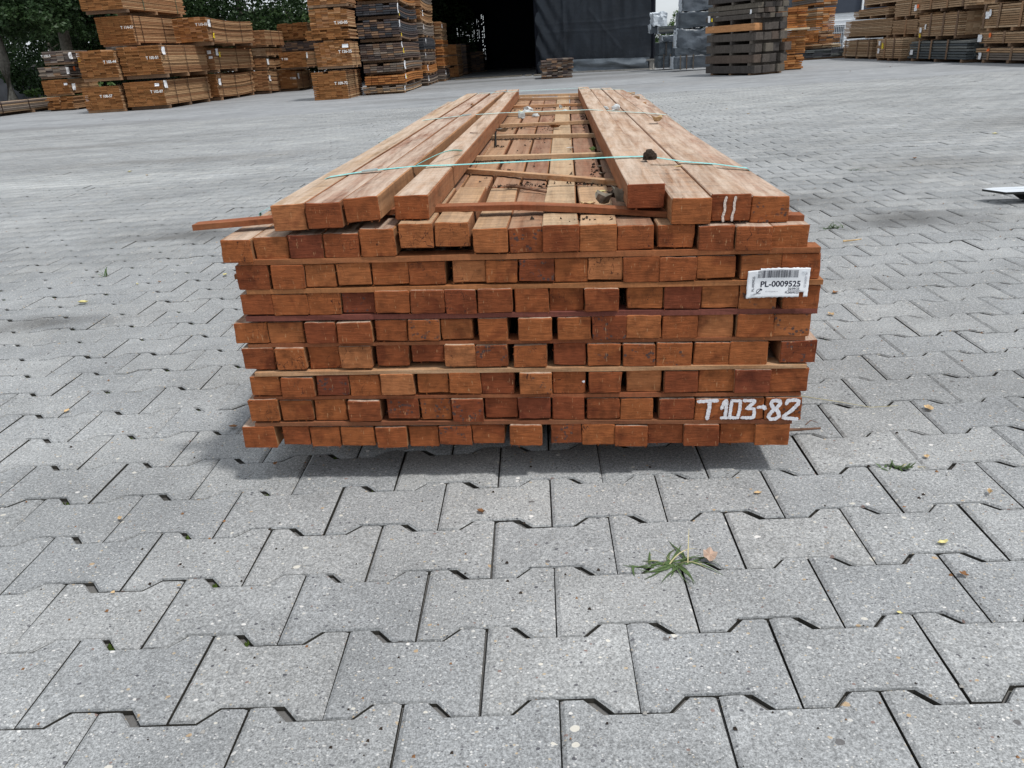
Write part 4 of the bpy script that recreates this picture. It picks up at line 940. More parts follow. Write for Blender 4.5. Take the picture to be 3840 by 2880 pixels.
# far left packs
pack('orange-brown pack below two grey packs at far left', -12.50, -11.81, 20, 21.5, .36, .75, 4, 10, ['brown', 'side'], cards=[w1(.1, .5), ('w', 'front', .9, .7, .09, .05)], bdz=.05)
pack('lowest slumped brown pack at far left behind the flat pack', -12.5, -11.8, 20, 21.8, .0, .34, 4, 7, 'brown', jit=.05, cards=[w1(.35, .7)], bdz=.04)
pack('grey-brown weathered pack with orange tag at far left', -12.51, -11.76, 20, 21.2, .78, 1.06, 4, 8, ['grey', 'grey', 'dark'], cards=[w1(-.02, .6, 'right'), ('o', 'right', .25, .75, .06, .10)], bdz=.05, jit=.02)
pack('grey weathered pack on top at far left with two white tags and a yellow one', -12.30, -11.59, 20, 20.9, 1.10, 1.42, 4, 9, ['grey', 'dark'], cards=[w1(-.05, .6), w1(.35, .62), ('y', 'right', .36, .25, .08, .10)], st=('T 135-5', .15, .66), bdz=.05, jit=.02)
pack('low flat grey-brown board pack on the ground at the left edge', -13.95, -12.98, 18.3, 22.0, .0, .31, 5, 6, ['grey', 'tan', 'grey'], bands=(.14, .45, .86), cards=[('w', 'right', .06, .55, .12, .16)], bdz=.07, bandw=.03)
pack('grey pack with stencil peeping out behind the top packs', -10.4, -9.8, 19.5, 21, 1.0, 1.62, 4, 12, 'grey', cards=[('w', 'front', .1, .1, .09, .1), ('w', 'front', .1, 1.55, .09, .08)], bdz=.05)
# tall front column
pack('brown board pack at the bottom of the tall front column', -4.68, -3.93, 16.8, 18.4, .0, .57, 6, 14, ['brown', 'side'], bands=(.06, .5), st=('T 109-72', .84, .56), bearers=False)
pack('plain brown square pack second in the tall front column with white stickers', -4.52, -3.75, 16.8, 17.7, .62, 1.18, 7, 16, ['brown2', 'brown'], bands=(.4,), cards=[('w', 'front', .86, .78, .13, .07)], st=('T 126-25', .84, .58), bdz=.05)
pack('uneven brown pack third in the tall front column', -4.68, -3.76, 16.8, 17.7, 1.20, 1.43, 6, 6, 'brown', jit=.05, bearers=False)
pack('brown board pack fourth in the tall front column', -4.55, -3.74, 16.8, 17.6, 1.435, 1.80, 6, 10, ['brown', 'brown2'], st=('T 143-05', .82, .2), bearers=False)
pack('top brown board pack of the tall front column, cut by the frame', -4.55, -3.71, 16.8, 17.7, 1.82, 2.16, 6, 9, ['brown', 'brown2'], bdz=.05)
# grooved dark boards column
kw = dict(fill=.74, gapc=.96, jit=.012, bdz=.06)
pack('grey-brown grooved decking pack on the ground in the dark column', -3.81, -2.88, 17.9, 21.2, .0, .17, 6, 4, ['grey', 'tan'], bow=.9, cards=[('w', 'right', .01, .6, .07, .10)], **{**kw, 'bdz': .03})
pack('fresh orange decking pack second in the dark column', -3.76, -2.84, 17.9, 21.2, .17, .42, 6, 4, 'orange', bow=-.9, cards=[('w', 'right', .02, .75, .06, .10), ('y', 'right', .06, .75, .05, .06)], **kw)
pack('brownish decking pack third in the dark column with a large white tag', -3.75, -2.84, 17.9, 21.3, .43, .67, 6, 4, ['dark', 'grey'], bow=-.8, cards=[('w', 'right', .03, .72, .12, .18)], **kw)
pack('dark brown decking pack fourth in the dark column, nine layers high', -3.77, -2.85, 17.9, 21.3, .68, 1.09, 6, 8, ['dark', 'dark', 'grey'], bow=-.6, cards=[('w', 'right', .01, .85, .06, .12), ('y', 'right', .06, .55, .05, .10)], **kw)
pack('very dark decking pack fifth in the dark column', -3.78, -2.85, 17.9, 21.2, 1.12, 1.55, 6, 8, ['dark', 'charcoal', 'dark'], bow=1.4, cards=[('w', 'right', .01, .8, .05, .14), ('y', 'right', .04, .28, .05, .08)], **kw)
pack('blackish decking pack sixth in the dark column with a long white tag', -3.77, -2.85, 17.9, 21.2, 1.58, 1.86, 6, 5, ['charcoal', 'dark'], bow=2.0, cards=[('w', 'right', .0, .7, .05, .2), ('y', 'right', .04, .3, .05, .08)], **kw)
pack('orange decking pack at the very top of the dark column', -3.75, -2.85, 17.9, 21.2, 1.90, 2.3, 6, 6, ['orange', 'brown'], bow=1.6, cards=[('y', 'right', .03, .3, .05, .10)], **kw)
# next columns toward the shed
kw2 = dict(fill=.78, gapc=.95, jit=.015, bdz=.06, bearn=4)
mcol = [(.0, .25, 5, ['grey', 'dark'], 'grey bowed decking pack on the ground beside the shed entrance', .8), (.26, .52, 5, 'orange', 'orange decking pack second level beside the dark column', .8), (.53, .86, 7, ['grey', 'dark'], 'grey decking pack third level beside the dark column', .3), (.87, 1.22, 8, 'charcoal', 'black decking pack with a white tag beside the dark column', -.9), (1.23, 1.57, 7, ['grey', 'brown2'], 'grey-brown decking pack fifth level beside the dark column', 1.2), (1.58, 1.89, 7, ['brown2', 'brown'], 'brown decking pack sixth level beside the dark column', 1.6), (1.90, 2.3, 8, ['grey', 'brown2'], 'grey-brown decking pack topmost beside the dark column', 1.6)]
for i, (z0, z1, nh, m_, lb, bw) in enumerate(mcol):
    pack(lb, -3.7, -2.77-.01*(i % 3), 21.6, 24.3, z0, z1, 6, nh, m_, bow=bw, cards=[('w', 'right', .02+.05*(i % 2), .75, .05, .14)], **kw2)
ncol = [(.0, .36, 7, ['grey', 'dark'], 'grey board pack on the ground next to the dark shed opening'), (.38, .68, 6, 'orange', 'lower orange board pack next to the dark shed opening'), (.69, .99, 6, 'orange', 'upper orange board pack next to the dark shed opening'), (1.0, 1.27, 5, ['tan', 'orange'], 'tan board pack above the orange ones by the shed'), (1.28, 1.68, 8, ['brown2', 'tan'], 'top brown board pack next to the dark shed opening')]
for i, (z0, z1, nh, m_, lb) in enumerate(ncol):
    pack(lb, -3.6, -2.60, 24.6, 26.4, z0, z1, 5, nh, m_, bow=.5, cards=[('w', 'right', .05, .7, .05, .12)] if i in (0, 4) else (), **kw2)
for i, (x0, x1, y, z0, z1, m_, lb) in enumerate([(-3.4, -2.45, 27.8, .0, .37, 'brown', 'lowest red-brown pack standing just inside the shed'), (-3.4, -2.45, 27.8, .38, .70, 'brown', 'middle red-brown pack standing just inside the shed'), (-3.4, -2.46, 27.8, .71, 1.06, 'brown', 'top red-brown pack standing just inside the shed'), (-3.3, -2.36, 31, .0, 1.1, 'dark', 'dark pack deeper inside the shed'), (-2.9, -1.9, 34, .0, .8, 'dark', 'dark pack furthest inside the shed')]):
    pack(lb, x0, x1, y, y+2, z0, z1, 6, max(6, int((z1-z0)/.05)), m_, bdz=.04)
pack('lower dark weathered thin-board pack in front of the tarpaulin', .34, 1.15, 21.2, 22.6, .0, .215, 6, 6, ['dark', 'grey'], jit=.04, bdz=.03)
pack('upper mottled thin-board pack in front of the tarpaulin', .32, 1.17, 21.2, 22.6, .22, .48, 6, 8, ['grey', 'dark', 'dark'], jit=.05, bdz=.025)

# --- right row of strapped packs facing the yard
kr = dict(inner=.985, fill=.74, gapc=.99, jit=.007, bdz=.06, stag=.1)
bt = PK['tan']
def rpack(label, x0, ya, yb, z0, z1, nh, m_, cards=(), bands=(.1, .5, .9), Wd=1.0, **k):
    return pack(label, x0, x0+Wd, ya, yb, z0, z1, 7, nh, m_, bands=bands, bandm=PK['bearer'], bandw=.07, cards=cards, **{**kr, **k})
rpack('tan board pack on the ground at the far end of the right row', 8.9, 21.0, 23.05, .0, .46, 10, 'tan')
rpack('wide tan board pack second level at the far end of the right row', 8.9, 19.95, 23.1, .50, .95, 11, 'tan', bands=())
rpack('tan board pack third level at the far end of the right row', 8.9, 20.2, 22.5, .97, 1.21, 5, 'tan', bands=())
rpack('tan board pack top level at the far end of the right row', 8.95, 19.75, 22.0, 1.24, 1.65, 8, 'tan', bands=())
rpack('tan pack low in the second bay of the right row', 8.9, 18.5, 19.85, .51, .88, 9, 'tan', bands=(.45,))
rpack('tan pack high in the second bay of the right row with a white tag', 8.9, 18.6, 19.85, .90, 1.5, 13, 'tan', cards=[('w', 'left', .05, .35, .09, .13)], bands=(.3,))
rpack('short square tan pack standing forward in the right row with yellow and white tags', 8.6, 18.49, 19.93, .0, .49, 10, 'tan', cards=[('w', 'left', .86, .80, .07, .10), ('y', 'left', .72, .68, .06, .13), ('w', 'left', .87, .45, .07, .11)], bands=(.3, .65))
rpack('long slate-grey weathered pack on the ground in the right row', 8.7, 15.75, 18.35, .0, .42, 7, 'slate', cards=[('w', 'left', .92, .45, .08, .10)], bands=(.3, .58, .8), jit=.05)
rpack('tan pack with two white tags resting on the slate-grey pack', 8.8, 16.40, 18.24, .45, .95, 11, 'tan', cards=[('w', 'left', .90, .38, .06, .10), ('w', 'left', .78, .5, .05, .10), ('y', 'left', .9, .15, .05, .08)], bands=(.04, .36, .68))
rpack('top tan pack over the slate-grey pack, running out of frame', 8.8, 16.12, 18.45, .99, 1.5, 11, 'tan', cards=[('o', 'left', .95, .28, .07, .08)], bands=(.1, .38, .7))
rpack('grey-tan pack on the ground at the right edge of the picture', 8.85, 12.6, 15.6, .0, .27, 5, ['grey', 'tan'], cards=[('w', 'left', .95, .45, .07, .12), ('o', 'left', .86, .86, .05, .05)], bands=(.86, .6), bearn=4)
rpack('tan pack second level at the right edge with orange mark', 8.85, 12.7, 15.6, .29, .54, 5, 'tan', cards=[('w', 'left', .985, .6, .10, .13), ('o', 'left', .86, .8, .05, .08)], bands=(.7,), bearn=4)
rpack('large tan pack third level at the right edge with two white tags', 8.85, 12.7, 15.6, .56, 1.02, 10, 'tan', cards=[('w', 'left', .93, .62, .09, .12), ('w', 'left', .90, .70, .05, .12)], bands=(.98, .8, .55), bearn=4)
rpack('uppermost tan pack at the right edge, mostly out of frame', 8.9, 12.7, 15.55, 1.05, 1.5, 9, 'tan', bands=(.8,), bearn=4)

for z0, z1 in ((.0, .5), (.501, 1.05), (1.051, 1.7)):  # unseen packs added to block bright daylight through the slits of the right row
    for ya, yb, wh in ((12.4, 16.2, 'nearest'), (16.5, 19.6, 'middle'), (19.9, 23.2, 'furthest')):
        pack('%s added unseen tan pack behind the right row, %s level' % (wh, {.0: 'ground', .501: 'middle', 1.051: 'top'}[z0]), 10.05, 11.0, ya, yb, z0, z1, 2, 7, 'tan', jit=.007, bearers=False, gapc=1.0, fill=1.0)
# --- orange and grey packs in the middle right
def opack(label, x0, x1, y, z0, z1, nh, m_='orange', L=2.0, **k): return pack(label, x0, x1, y, y+L, z0, z1, k.pop('nw', 3), nh, m_, fill=.86, gapc=.985, jit=.03, stag=.4, **k)
opack('fresh orange board pack on the ground behind the dark sleepers', 5.55, 6.05, 17.5, .0, .31, 6, bdz=.02)
opack('mixed orange and brown board pack second behind the dark sleepers', 5.45, 6.08, 17.5, .33, .80, 11, ['orange', 'brown', 'orange'], bearers=False)
opack('tall orange board pack on top behind the dark sleepers', 5.45, 6.08, 17.5, .85, 1.26, 9, bearers=False)
for z in (.06, .11, .16, .21, .26, .90, .96, 1.02, 1.08, 1.14, 1.20):
    pass
a = Acc(); a.box(0, .70, 0, .12, 0, .035); o = link('pale_board', a.me('pale_board'), PK['pale']); o.location = (5.42, 17.42, .808); tag(o, 'pale cream board lying between the orange packs', 'board')
opack('tall orange pack stack seen behind, left of the white building', 9.05, 9.62, 26, .64, 1.42, 13, ['orange', 'orange', 'tan'], 2.5, bdz=.05)
opack('orange and grey pack above it at the top of the picture', 9.0, 9.66, 26, 1.46, 1.95, 7, ['orange', 'tan', 'grey'], 2.5, bdz=.05)
opack('orange board pack supporting the tall orange stack behind', 9.05, 9.6, 26, .0, .60, 10, ['orange', 'tan'], 2.5, bdz=.05)
opack('small orange-brown pack at middle height beside the tall orange stack', 8.16, 8.57, 24.2, .42, .76, 7, ['brown', 'orange'], 1.5, bdz=.04)
opack('brown pack on blocks right of the small orange-brown pack', 8.60, 9.20, 24.2, .41, .65, 3, ['dark', 'brown2'], 1.5, bdz=.07)
opack('thin mixed plank pile under the small packs at centre right', 8.0, 9.05, 23.7, .28, .39, 3, ['tan', 'brown2', 'pale'], 1.6, nw=4, bdz=.03)
opack('blue-grey weathered board pack on the ground at centre right', 7.97, 9.15, 23.4, .0, .26, 6, ['slate', 'charcoal'], 1.8, nw=5, bdz=.05)

# --- dark sleepers, cross-layered
SL = empty('sleeper_stack', (4.62, 16.0, 0), math.radians(27)); tag(SL, 'tall stack of thick dark grey sleepers in spaced layers, one layer fresh orange', 'sleeper stack')
rs = random.Random(21)
for k, (z0, z1) in enumerate([(.035, .18), (.232, .388), (.434, .592), (.655, .805), (.842, .978), (1.064, 1.15), (1.162, 1.248), (1.258, 1.351), (1.40, 1.54), (1.60, 1.75)]):
    nb = 4 if k < 5 else 5; xx = rs.uniform(-.03, .03); 
    for i in range(nb):
        wd = .80/nb*rs.uniform(.9, 1.02); m_ = 'sleeper'
        if k == 4 and i == 0: m_ = 'sleeper_new'
        mb = bpy.data.meshes.new('sleeper'); bm = bmesh.new(); bmesh.ops.create_cube(bm, size=1)
        bmesh.ops.scale(bm, vec=(wd, 1.55, z1-z0), verts=bm.verts); bmesh.ops.bevel(bm, geom=bm.edges[:], offset=.006, segments=1, affect='EDGES')
        for v in bm.verts: v.co += Vector((rs.gauss(0, .0015), rs.gauss(0, .003), rs.gauss(0, .0015)))
        bm.to_mesh(mb); bm.free(); mb.materials.append(PK[m_])
        o = link('sleeper', mb, parent=SL); jy = rs.gauss(0, .03)+(-.02 if i % 2 else .03)
        if k == 4 and i == 0: jy -= .0; 
        o.location = (xx+wd/2, 1.55/2+jy, (z0+z1)/2); xx += wd+rs.choice([.004, .01, .035 if k < 3 else .006])
    if k < 9 and k not in (5, 6):
        for q in range(3):
            o = link('spacer', unit_mesh(PK['sleeper'], 0, 'spacer'), parent=SL); zt = [.232, .434, .655, .842, 1.064, 1.162, 1.258, 1.40, 1.60][k]
            o.location = (-.02+rs.uniform(-.02, .02), .12+q*.6, z1); o.scale = (.85+rs.uniform(-.05, .1), .06, max(.004, zt-z1))
for q in range(3):
    o = link('spacer', unit_mesh(PK['bearer'], 0, 'spacer'), parent=SL); o.location = (0, .12+q*.6, 0); o.scale = (.83, .07, .034)
card(SL, 'paper_tag', M_TAG, ('left', -.02), 1.45, 1.12, .05, .13, rs); card(SL, 'yellow_tag', M_YEL, ('left', -.02), 1.36, 1.10, .03, .07, rs)
card(SL, 'paper_tag', M_TAG, ('left', -.02), .15, 1.19, .03, .08, rs)

# --- film-wrapped packs beside the tarpaulin
def wrapped(label, x0, x1, y0, y1, z0, z1, mat, wm2=None, amp=.02, sag=0, planks=0, bands=()):
    rng_ = random.Random(int(x0*100+z0*1000)); root = empty('wrapped_pack', (x0, y0, z0)); tag(root, label, 'wrapped pack')
    Wd, L, H = x1-x0, y1-y0, z1-z0
    if planks:
        for k in range(planks):
            th = (H*.9)/planks; o_ = link('plank', unit_mesh(PK['slate'], 0), parent=root); o_.location = (rng_.uniform(0, .02), -.025, .03+k*th); o_.scale = (Wd*.96, L*.9, th*.72)
    else:
        o_ = link('core', unit_mesh(PK['charcoal'], 0, 'core'), parent=root); o_.location = (.04, .04, 0); o_.scale = (Wd-.08, L-.08, H-.03)
    bm = bmesh.new(); bmesh.ops.create_cube(bm, size=1); bmesh.ops.subdivide_edges(bm, edges=bm.edges[:], cuts=9, use_grid_fill=True)
    dele = [f for f in bm.faces if f.calc_center_median().z < -.49 or (planks and f.calc_center_median().y < -.49 and abs(f.calc_center_median().x) < .43 and f.calc_center_median().z < .36)]
    bmesh.ops.delete(bm, geom=dele, context='FACES')
    from mathutils import noise as mn
    for v in bm.verts:
        p = Vector((v.co.x*Wd, v.co.y*L, v.co.z*H)); n_ = mn.noise_vector(p*6+Vector((x0*3, z0*7, 0)))*amp+mn.noise_vector(p*17+Vector((x0, 0, z0)))*amp*.5
        lo = .5-v.co.z; v.co = p+n_+Vector((0, 0, -sag*lo*lo*rng_.uniform(.6, 1.2) if v.co.z < -.3 else 0))+Vector((Wd/2, L/2, H/2))
    me_ = bpy.data.meshes.new('wrap'); bm.to_mesh(me_); bm.free(); me_.materials.append(mat)
    if wm2:
        me_.materials.append(wm2)
        for f in me_.polygons:
            c = f.center
            f.use_smooth = True
            if (c.z > H*.97 and c.y < L*.3) or c.x < .012: f.material_index = 1
    o_ = link('wrap', me_, parent=root)
    for q in bands:
        a = Acc(); a.box(Wd*q-.015, Wd*q+.015, -.035, -.02, -.02, H+.03); link('band', a.me('band'), PK['sleeper'], root)
    return root
wrapped('dark-wrapped pack on the ground directly right of the tarpaulin', 3.62, 4.35, 22.5, 23.3, .05, .38, M_WRAPD, None, .015, bands=(.2, .45))
wrapped('dark-wrapped pack second level right of the tarpaulin', 3.64, 4.4, 22.5, 23.3, .385, .71, M_WRAPD, None, .015, bands=(.25, .5))
wrapped('sagging wrapped pack with white top, third level right of the tarpaulin', 3.72, 4.4, 22.45, 23.2, .72, .88, M_WRAPG, M_WRAPW, .03)
wrapped('white-edged pack of thin grey boards open at the front', 3.60, 4.08, 22.5, 23.2, .93, 1.12, M_WRAPW, None, .012, planks=6)
wrapped('torn white film pack topmost right of the tarpaulin', 3.46, 3.85, 22.5, 23.0, 1.22, 1.48, M_WRAPW, None, .05, sag=.1)
wrapped('white-grey wrapped pack under the torn white one', 3.40, 3.80, 22.6, 23.1, .97, 1.18, M_WRAPG, M_WRAPW, .03)
wrapped('grey film-wrapped pack on the ground left of the sleepers, brown straps', 3.75, 4.75, 20.7, 21.25, .06, .36, M_WRAPG, M_WRAPW, .016, bands=(.17, .33, .5))
wrapped('low dark-wrapped pack second level left of the sleepers', 3.78, 4.75, 20.7, 21.25, .36, .56, M_WRAPD, None, .02)
wrapped('loosely wrapped grey pack with torn hanging film, left of the sleepers', 3.82, 4.75, 20.7, 21.25, .585, 1.0, M_WRAPG, M_WRAPW, .05, sag=.08)
wrapped('large dark-wrapped pack fourth level left of the sleepers', 3.87, 4.8, 20.7, 21.25, 1.02, 1.39, M_WRAPD, M_WRAPG, .025)
wrapped('top grey-wrapped pack left of the sleepers, showing board ends', 3.93, 4.85, 20.7, 21.25, 1.405, 1.70, M_WRAPG, M_WRAPW, .03)
for z in (0, .38, .55, 1.0, 1.39):
    pass

# ------------------------------------------------------------------ SHED with tarpaulin
SH = empty('shed', (0, 0, 0)); tag(SH, 'large dark open-fronted timber shed behind the stack', 'shed')
def sbox(name, mat, *b): a = Acc(); a.box(*b); return link(name, a.me(name), mat, SH)
sbox('wall', M_NET, -6.5, -6.3, 26.9, 39.2, 0, 5.2); sbox('wall', M_NET, 3.62, 3.74, 24.2, 39.2, 0, 5.2)
sbox('roof', M_NET, -6.8, 3.9, 24.0, 39.6, 5.2, 5.4)
sbox('floor', M_SHEET, -6.3, 3.6, 26.4, 39.0, -.002, .0015)
# fascia over the opening
sbox('fascia', M_NET, -6.6, .3, 26.3, 26.45, 3.2, 5.2); sbox('post', M_NET, .22, .36, 26.02, 26.2, 0, 5.2)
# back wall with a slatted vent area that lets daylight through
yb = 38.0
sbox('back_wall', M_NET, -6.3, -3.35, yb, yb+.1, 0, 5.2); sbox('back_wall', M_NET, -1.92, 3.62, yb, yb+.1, 0, 5.2)
sbox('back_wall', M_NET, -3.35, -1.92, yb, yb+.1, 2.35, 5.2)
sbox('back_wall', M_NET, -3.35, -1.92, yb, yb+.1, 0, .22)
ra = random.Random(9); a = Acc()
# panel pieces leaving diagonal slots
cw, ch = .075, .062
nxp = int(1.43/cw); nzp = int(2.13/ch)
for i in range(nxp+1):
    for j in range(nzp+1):
        x = -3.35+i*cw; z = .22+j*ch; xr = (x+3.35)/1.43; zr = (z-.22)/2.13
        openn = False
        if xr > .93 or xr < .03: openn = False
        elif xr < .40 and .57 < zr < .85: openn = ((i % 3) != 2) and ra.random() < .85 and j % 4 != 3
        elif .40 <= xr < .78 and .45+.0*xr < zr < .62+.38*xr: openn = ra.random() < .6 and (i % 3 != 0)
        elif xr >= .78 and .0+(.95-xr)*1.2 < zr < .99: openn = ra.random() < .55 and (i % 3 != 0)
        lean = -.04 if xr < .14 else .04
        if openn:
            t_ = .30 if xr < .45 or xr > .78 else .16
            # solid piece around a slanted slot
            hw = cw*t_*.5
            a.add([(x, yb, z), (x+cw/2-hw-lean/2, yb, z), (x+cw/2-hw+lean/2, yb, z+ch), (x, yb, z+ch)], [(0, 1, 2, 3)])
            a.add([(x+cw/2+hw-lean/2, yb, z), (x+cw, yb, z), (x+cw, yb, z+ch), (x+cw/2+hw+lean/2, yb, z+ch)], [(0, 1, 2, 3)])
            a.box(x, x+cw, yb+.001, yb+.02, z, z+ch*.28)
        else: a.box(x, x+cw, yb, yb+.02, z, z+ch)
link('vent_panel', a.me('vent_panel'), M_NET, SH)
# tarpaulin curtain
from mathutils import noise as mn
P0 = Vector((.29, 26.0, 0)); P1 = Vector((3.60, 23.85, 0)); dv = (P1-P0); Lt = dv.length; dv.normalize(); nv = Vector((dv.y, -dv.x, 0))
def tarp_sheet(z0, z1, s0, s1, nx_, nz_, fn): 
    V = []; F = []
    for j in range(nz_+1):
        for i in range(nx_+1):
            s = s0+(s1-s0)*i/nx_; z = z0+(z1-z0)*j/nz_; d, dz_ = fn(s, z); p = P0+dv*s+nv*d; V.append((p.x, p.y, z+dz_))
    for j in range(nz_):
        for i in range(nx_): a_ = j*(nx_+1)+i; F.append((a_, a_+1, a_+nx_+2, a_+nx_+1))
    return V, F
def f_main(s, z):
    d = .05*mn.noise(Vector((s*1.2, z*.5, 3)))+.03*mn.noise(Vector((s*5, z*1.1, 1)))
    left = math.exp(-s*2.2); d += left*.07*math.sin(z*9+s*14)+.05*math.exp(-s*1.4)*math.exp(-z*1.4)*math.sin(s*20-z*3)
    right = math.exp(-(Lt-s)*4); d += right*.05*math.sin(z*7)
    for (sa, za, sb, zb) in [(.55, .42, 2.1, 2.6), (1.9, 1.75, 2.95, .6)]:    # brace pressing from behind
        vx, vz = sb-sa, zb-za; t = max(0, min(1, ((s-sa)*vx+(z-za)*vz)/(vx*vx+vz*vz))); dd = math.hypot(s-sa-vx*t, z-za-vz*t); d += .014*math.exp(-(dd/.05)**2)
    for zb in (1.18, 1.42): d += .012*math.exp(-((z-zb-.02*math.sin(s*2))/.03)**2)
    for sb in (1.0, 2.35): d += .014*math.exp(-((s-sb)/.04)**2)
    return d, 0
V, F = tarp_sheet(.26, 4.2, 0, Lt, 150, 150, f_main)
ct_ = link('tarpaulin', mesh('tarpaulin', V, F, smooth=True), M_TARP, SH)
def f_hem(s, z):
    t = (z-.0)/.34
    return .10+.09*math.sin(t*7+s*1.1)*(.6+.4*mn.noise(Vector((s*1.3, 0, 5))))+.05*mn.noise(Vector((s*2.5, t*3, 9))), .03*mn.noise(Vector((s*1.6, t*2, 2)))+.02*math.sin(s*1.2)
V, F = tarp_sheet(.02, .36, .75, Lt-.02, 120, 16, f_hem); link('tarpaulin_hem', mesh('tarpaulin_hem', V, F, smooth=True), M_HEM, SH)
V, F = tarp_sheet(.03, .30, 0, .8, 30, 10, lambda s, z: (.03+.04*math.sin(s*18+z*4), .02*math.sin(s*6))); link('tarpaulin_hem', mesh('tarpaulin_hem', V, F, smooth=True), M_TARP, SH)
def beam_on(name, mat, s0, s1, d0, d1, z0, z1, parent=SH):
    a = Acc(); c = [P0+dv*s+nv*d for s, d in ((s0, d0), (s1, d0), (s1, d1), (s0, d1))]
    a.add([(p.x, p.y, z0) for p in c]+[(p.x, p.y, z1) for p in c], [(0, 3, 2, 1), (4, 5, 6, 7), (0, 1, 5, 4), (1, 2, 6, 5), (2, 3, 7, 6), (3, 0, 4, 7)]); return link(name, a.me(name), mat, parent)
beam_on('sill', M_CONC, .55, Lt+.1, .28, -.1, -.005, .035)
beam_on('top_beam', M_NET, -.1, Lt+.15, .02, -.14, 4.15, 4.4); beam_on('side_post', M_NET, Lt, Lt+.08, .0, -.12, .24, 5.2)
beam_on('post_footing', M_CONC, Lt-.0, Lt+.12, .10, -.05, 0, .24); beam_on('footing_cap', M_CONC, Lt-.08, Lt+.16, .14, -.07, .242, .285)
for (x0, x1, y0, y1, lb) in [(-2.35, -.25, 25.0, 26.1, 'long grey wooden ramp board at the shed entrance, left'), (.12, .9, 24.3, 25.2, 'short grey ramp board at the shed entrance by the tarpaulin'), (-.15, .05, 24.8, 25.7, 'narrow grey ramp board between the two larger ones')]:
    a = Acc(); a.box(0, x1-x0, 0, y1-y0, 0, .022); o = link('ramp_board', a.me('ramp_board'), M_PLATE); o.location = (x0, y0, 0); o.rotation_euler = (0, 0, -.05); tag(o, lb, 'ramp board')

# ------------------------------------------------------------------ white building at right
BD = empty('industrial_building', (11.2, 34, 0)); tag(BD, 'white and anthracite industrial building far behind the orange packs', 'building')
def bbox(name, mat, x0, x1, y0, y1, z0, z1, par=BD): a = Acc(); a.box(x0, x1, y0, y1, z0, z1); return link(name, a.me(name), mat, par)
bbox('lower_wall', M_BLDW, 0, 9, 0, 8, 0, 1.36); bbox('upper_wall', M_BLDD, -.05, 9.05, -.06, 8, 1.362, 5); bbox('roof', M_BLDD, -.2, 9.2, -.2, 8.2, 5.002, 5.15)
for k in range(8): bbox('cladding_rib', M_BLDW, 0, 9, -.03, -.001, .12+k*.16, .135+k*.16)
bbox('downpipe', M_BLDW, 2.15, 2.22, -.18, -.11, 1.3, 5)
bbox('wall_lamp', M_BLDW, .62, .74, -.12, -.061, 1.44, 1.52)
cg = empty('wire_cage', (11.05, 31, 0)); tag(cg, 'white wire cage container in front of the white building', 'cage')
a = Acc()
for k in range(12): a.box(.065*k, .065*k+.008, 0, .008, .06, 1.0); a.box(.065*k, .065*k+.008, .8, .808, .06, 1.0)
link('mesh_panel', a.me('mesh_panel'), M_BLDW, cg)
a = Acc(); [a.box(0, .73, 0, .01, z, z+.012) for z in (.06, .25, .45, .65, .85, .99)]; link('rail', a.me('rail'), M_STEEL, cg)
a = Acc(); a.box(.03, .70, .05, .75, .1, .9); link('liner', a.me('liner'), M_WRAPG, cg)

# ------------------------------------------------------------------ TREES
def leaves(rng, blobs, n, size, acc, mi=0):
    tot_ = sum(b[3]*b[4]*b[5] for b in blobs)
    for (cx_, cy_, cz_, rx, ry, rz_) in blobs:
        k = int(n*rx*ry*rz_/tot_)
        cl = [(rng.uniform(-1, 1), rng.uniform(-1, 1), rng.uniform(-1, 1)) for _ in range(max(8, k//60))]
        for _ in range(k):
            c = rng.choice(cl); v = Vector((c[0]+rng.gauss(0, .16), c[1]+rng.gauss(0, .16), c[2]+rng.gauss(0, .16)))
            if v.length > 1.05: v = v.normalized()*rng.uniform(.8, 1.05)
            p = Vector((cx_+v.x*rx, cy_+v.y*ry, cz_+v.z*rz_))
            if p.z < .15: continue
            s = size*rng.uniform(.6, 1.3); a_ = Vector((rng.gauss(0, 1), rng.gauss(0, 1), rng.gauss(0, .6))).normalized(); b_ = a_.cross(Vector((rng.gauss(0, 1), rng.gauss(0, 1), rng.gauss(0, 1)))).normalized()
            acc.add([p-a_*s*.5, p+b_*s*.32, p+a_*s*.5, p-b_*s*.32], [(0, 1, 2, 3)], mi)
def tree(label, x, y, tr, th, blobs, n, size, mat, limbs=6, seed=1, group=None, name='tree'):
    rng = random.Random(seed); root = empty(name, (x, y, 0)); tag(root, label, 'tree' if name == 'tree' else 'shrub', group)
    a = Acc(); lean = rng.uniform(-.1, .1)
    a.tube([(0, 0, -.1), (0, 0, .1), (.02, 0, th*.3), (lean*.5, 0, th*.6), (lean, 0, th)], [tr*1.35, tr*1.12, tr, tr*.85, tr*.6], 10)
    link('trunk', a.me('trunk', True), M_BARK, root)
    for k in range(limbs):
        t = rng.uniform(0, 6.28); z = th*rng.uniform(.45, .95); L = rng.uniform(.8, 1.8); a = Acc()
        a.tube([(0, 0, z), (math.cos(t)*L*.4, math.sin(t)*L*.4, z+L*.25), (math.cos(t)*L, math.sin(t)*L, z+L*rng.uniform(.1, .8))], [tr*.38, tr*.25, tr*.08], 5); link('limb', a.me('limb'), M_BARK, root)
    a = Acc(); leaves(rng, blobs, n, size, a); link('crown', a.me('crown'), mat, root); return root
tree('big tree with thick grey trunk at the far left edge', -15.2, 22.9, .18, 4.2, [(.3, .6, 3.3, 2.0, 1.6, 1.4), (-1, .4, 2.8, 1.4, 1.2, .8), (1.5, -.3, 2.35, .9, .8, .5)], 24000, .12, M_LEAF, seed=1)
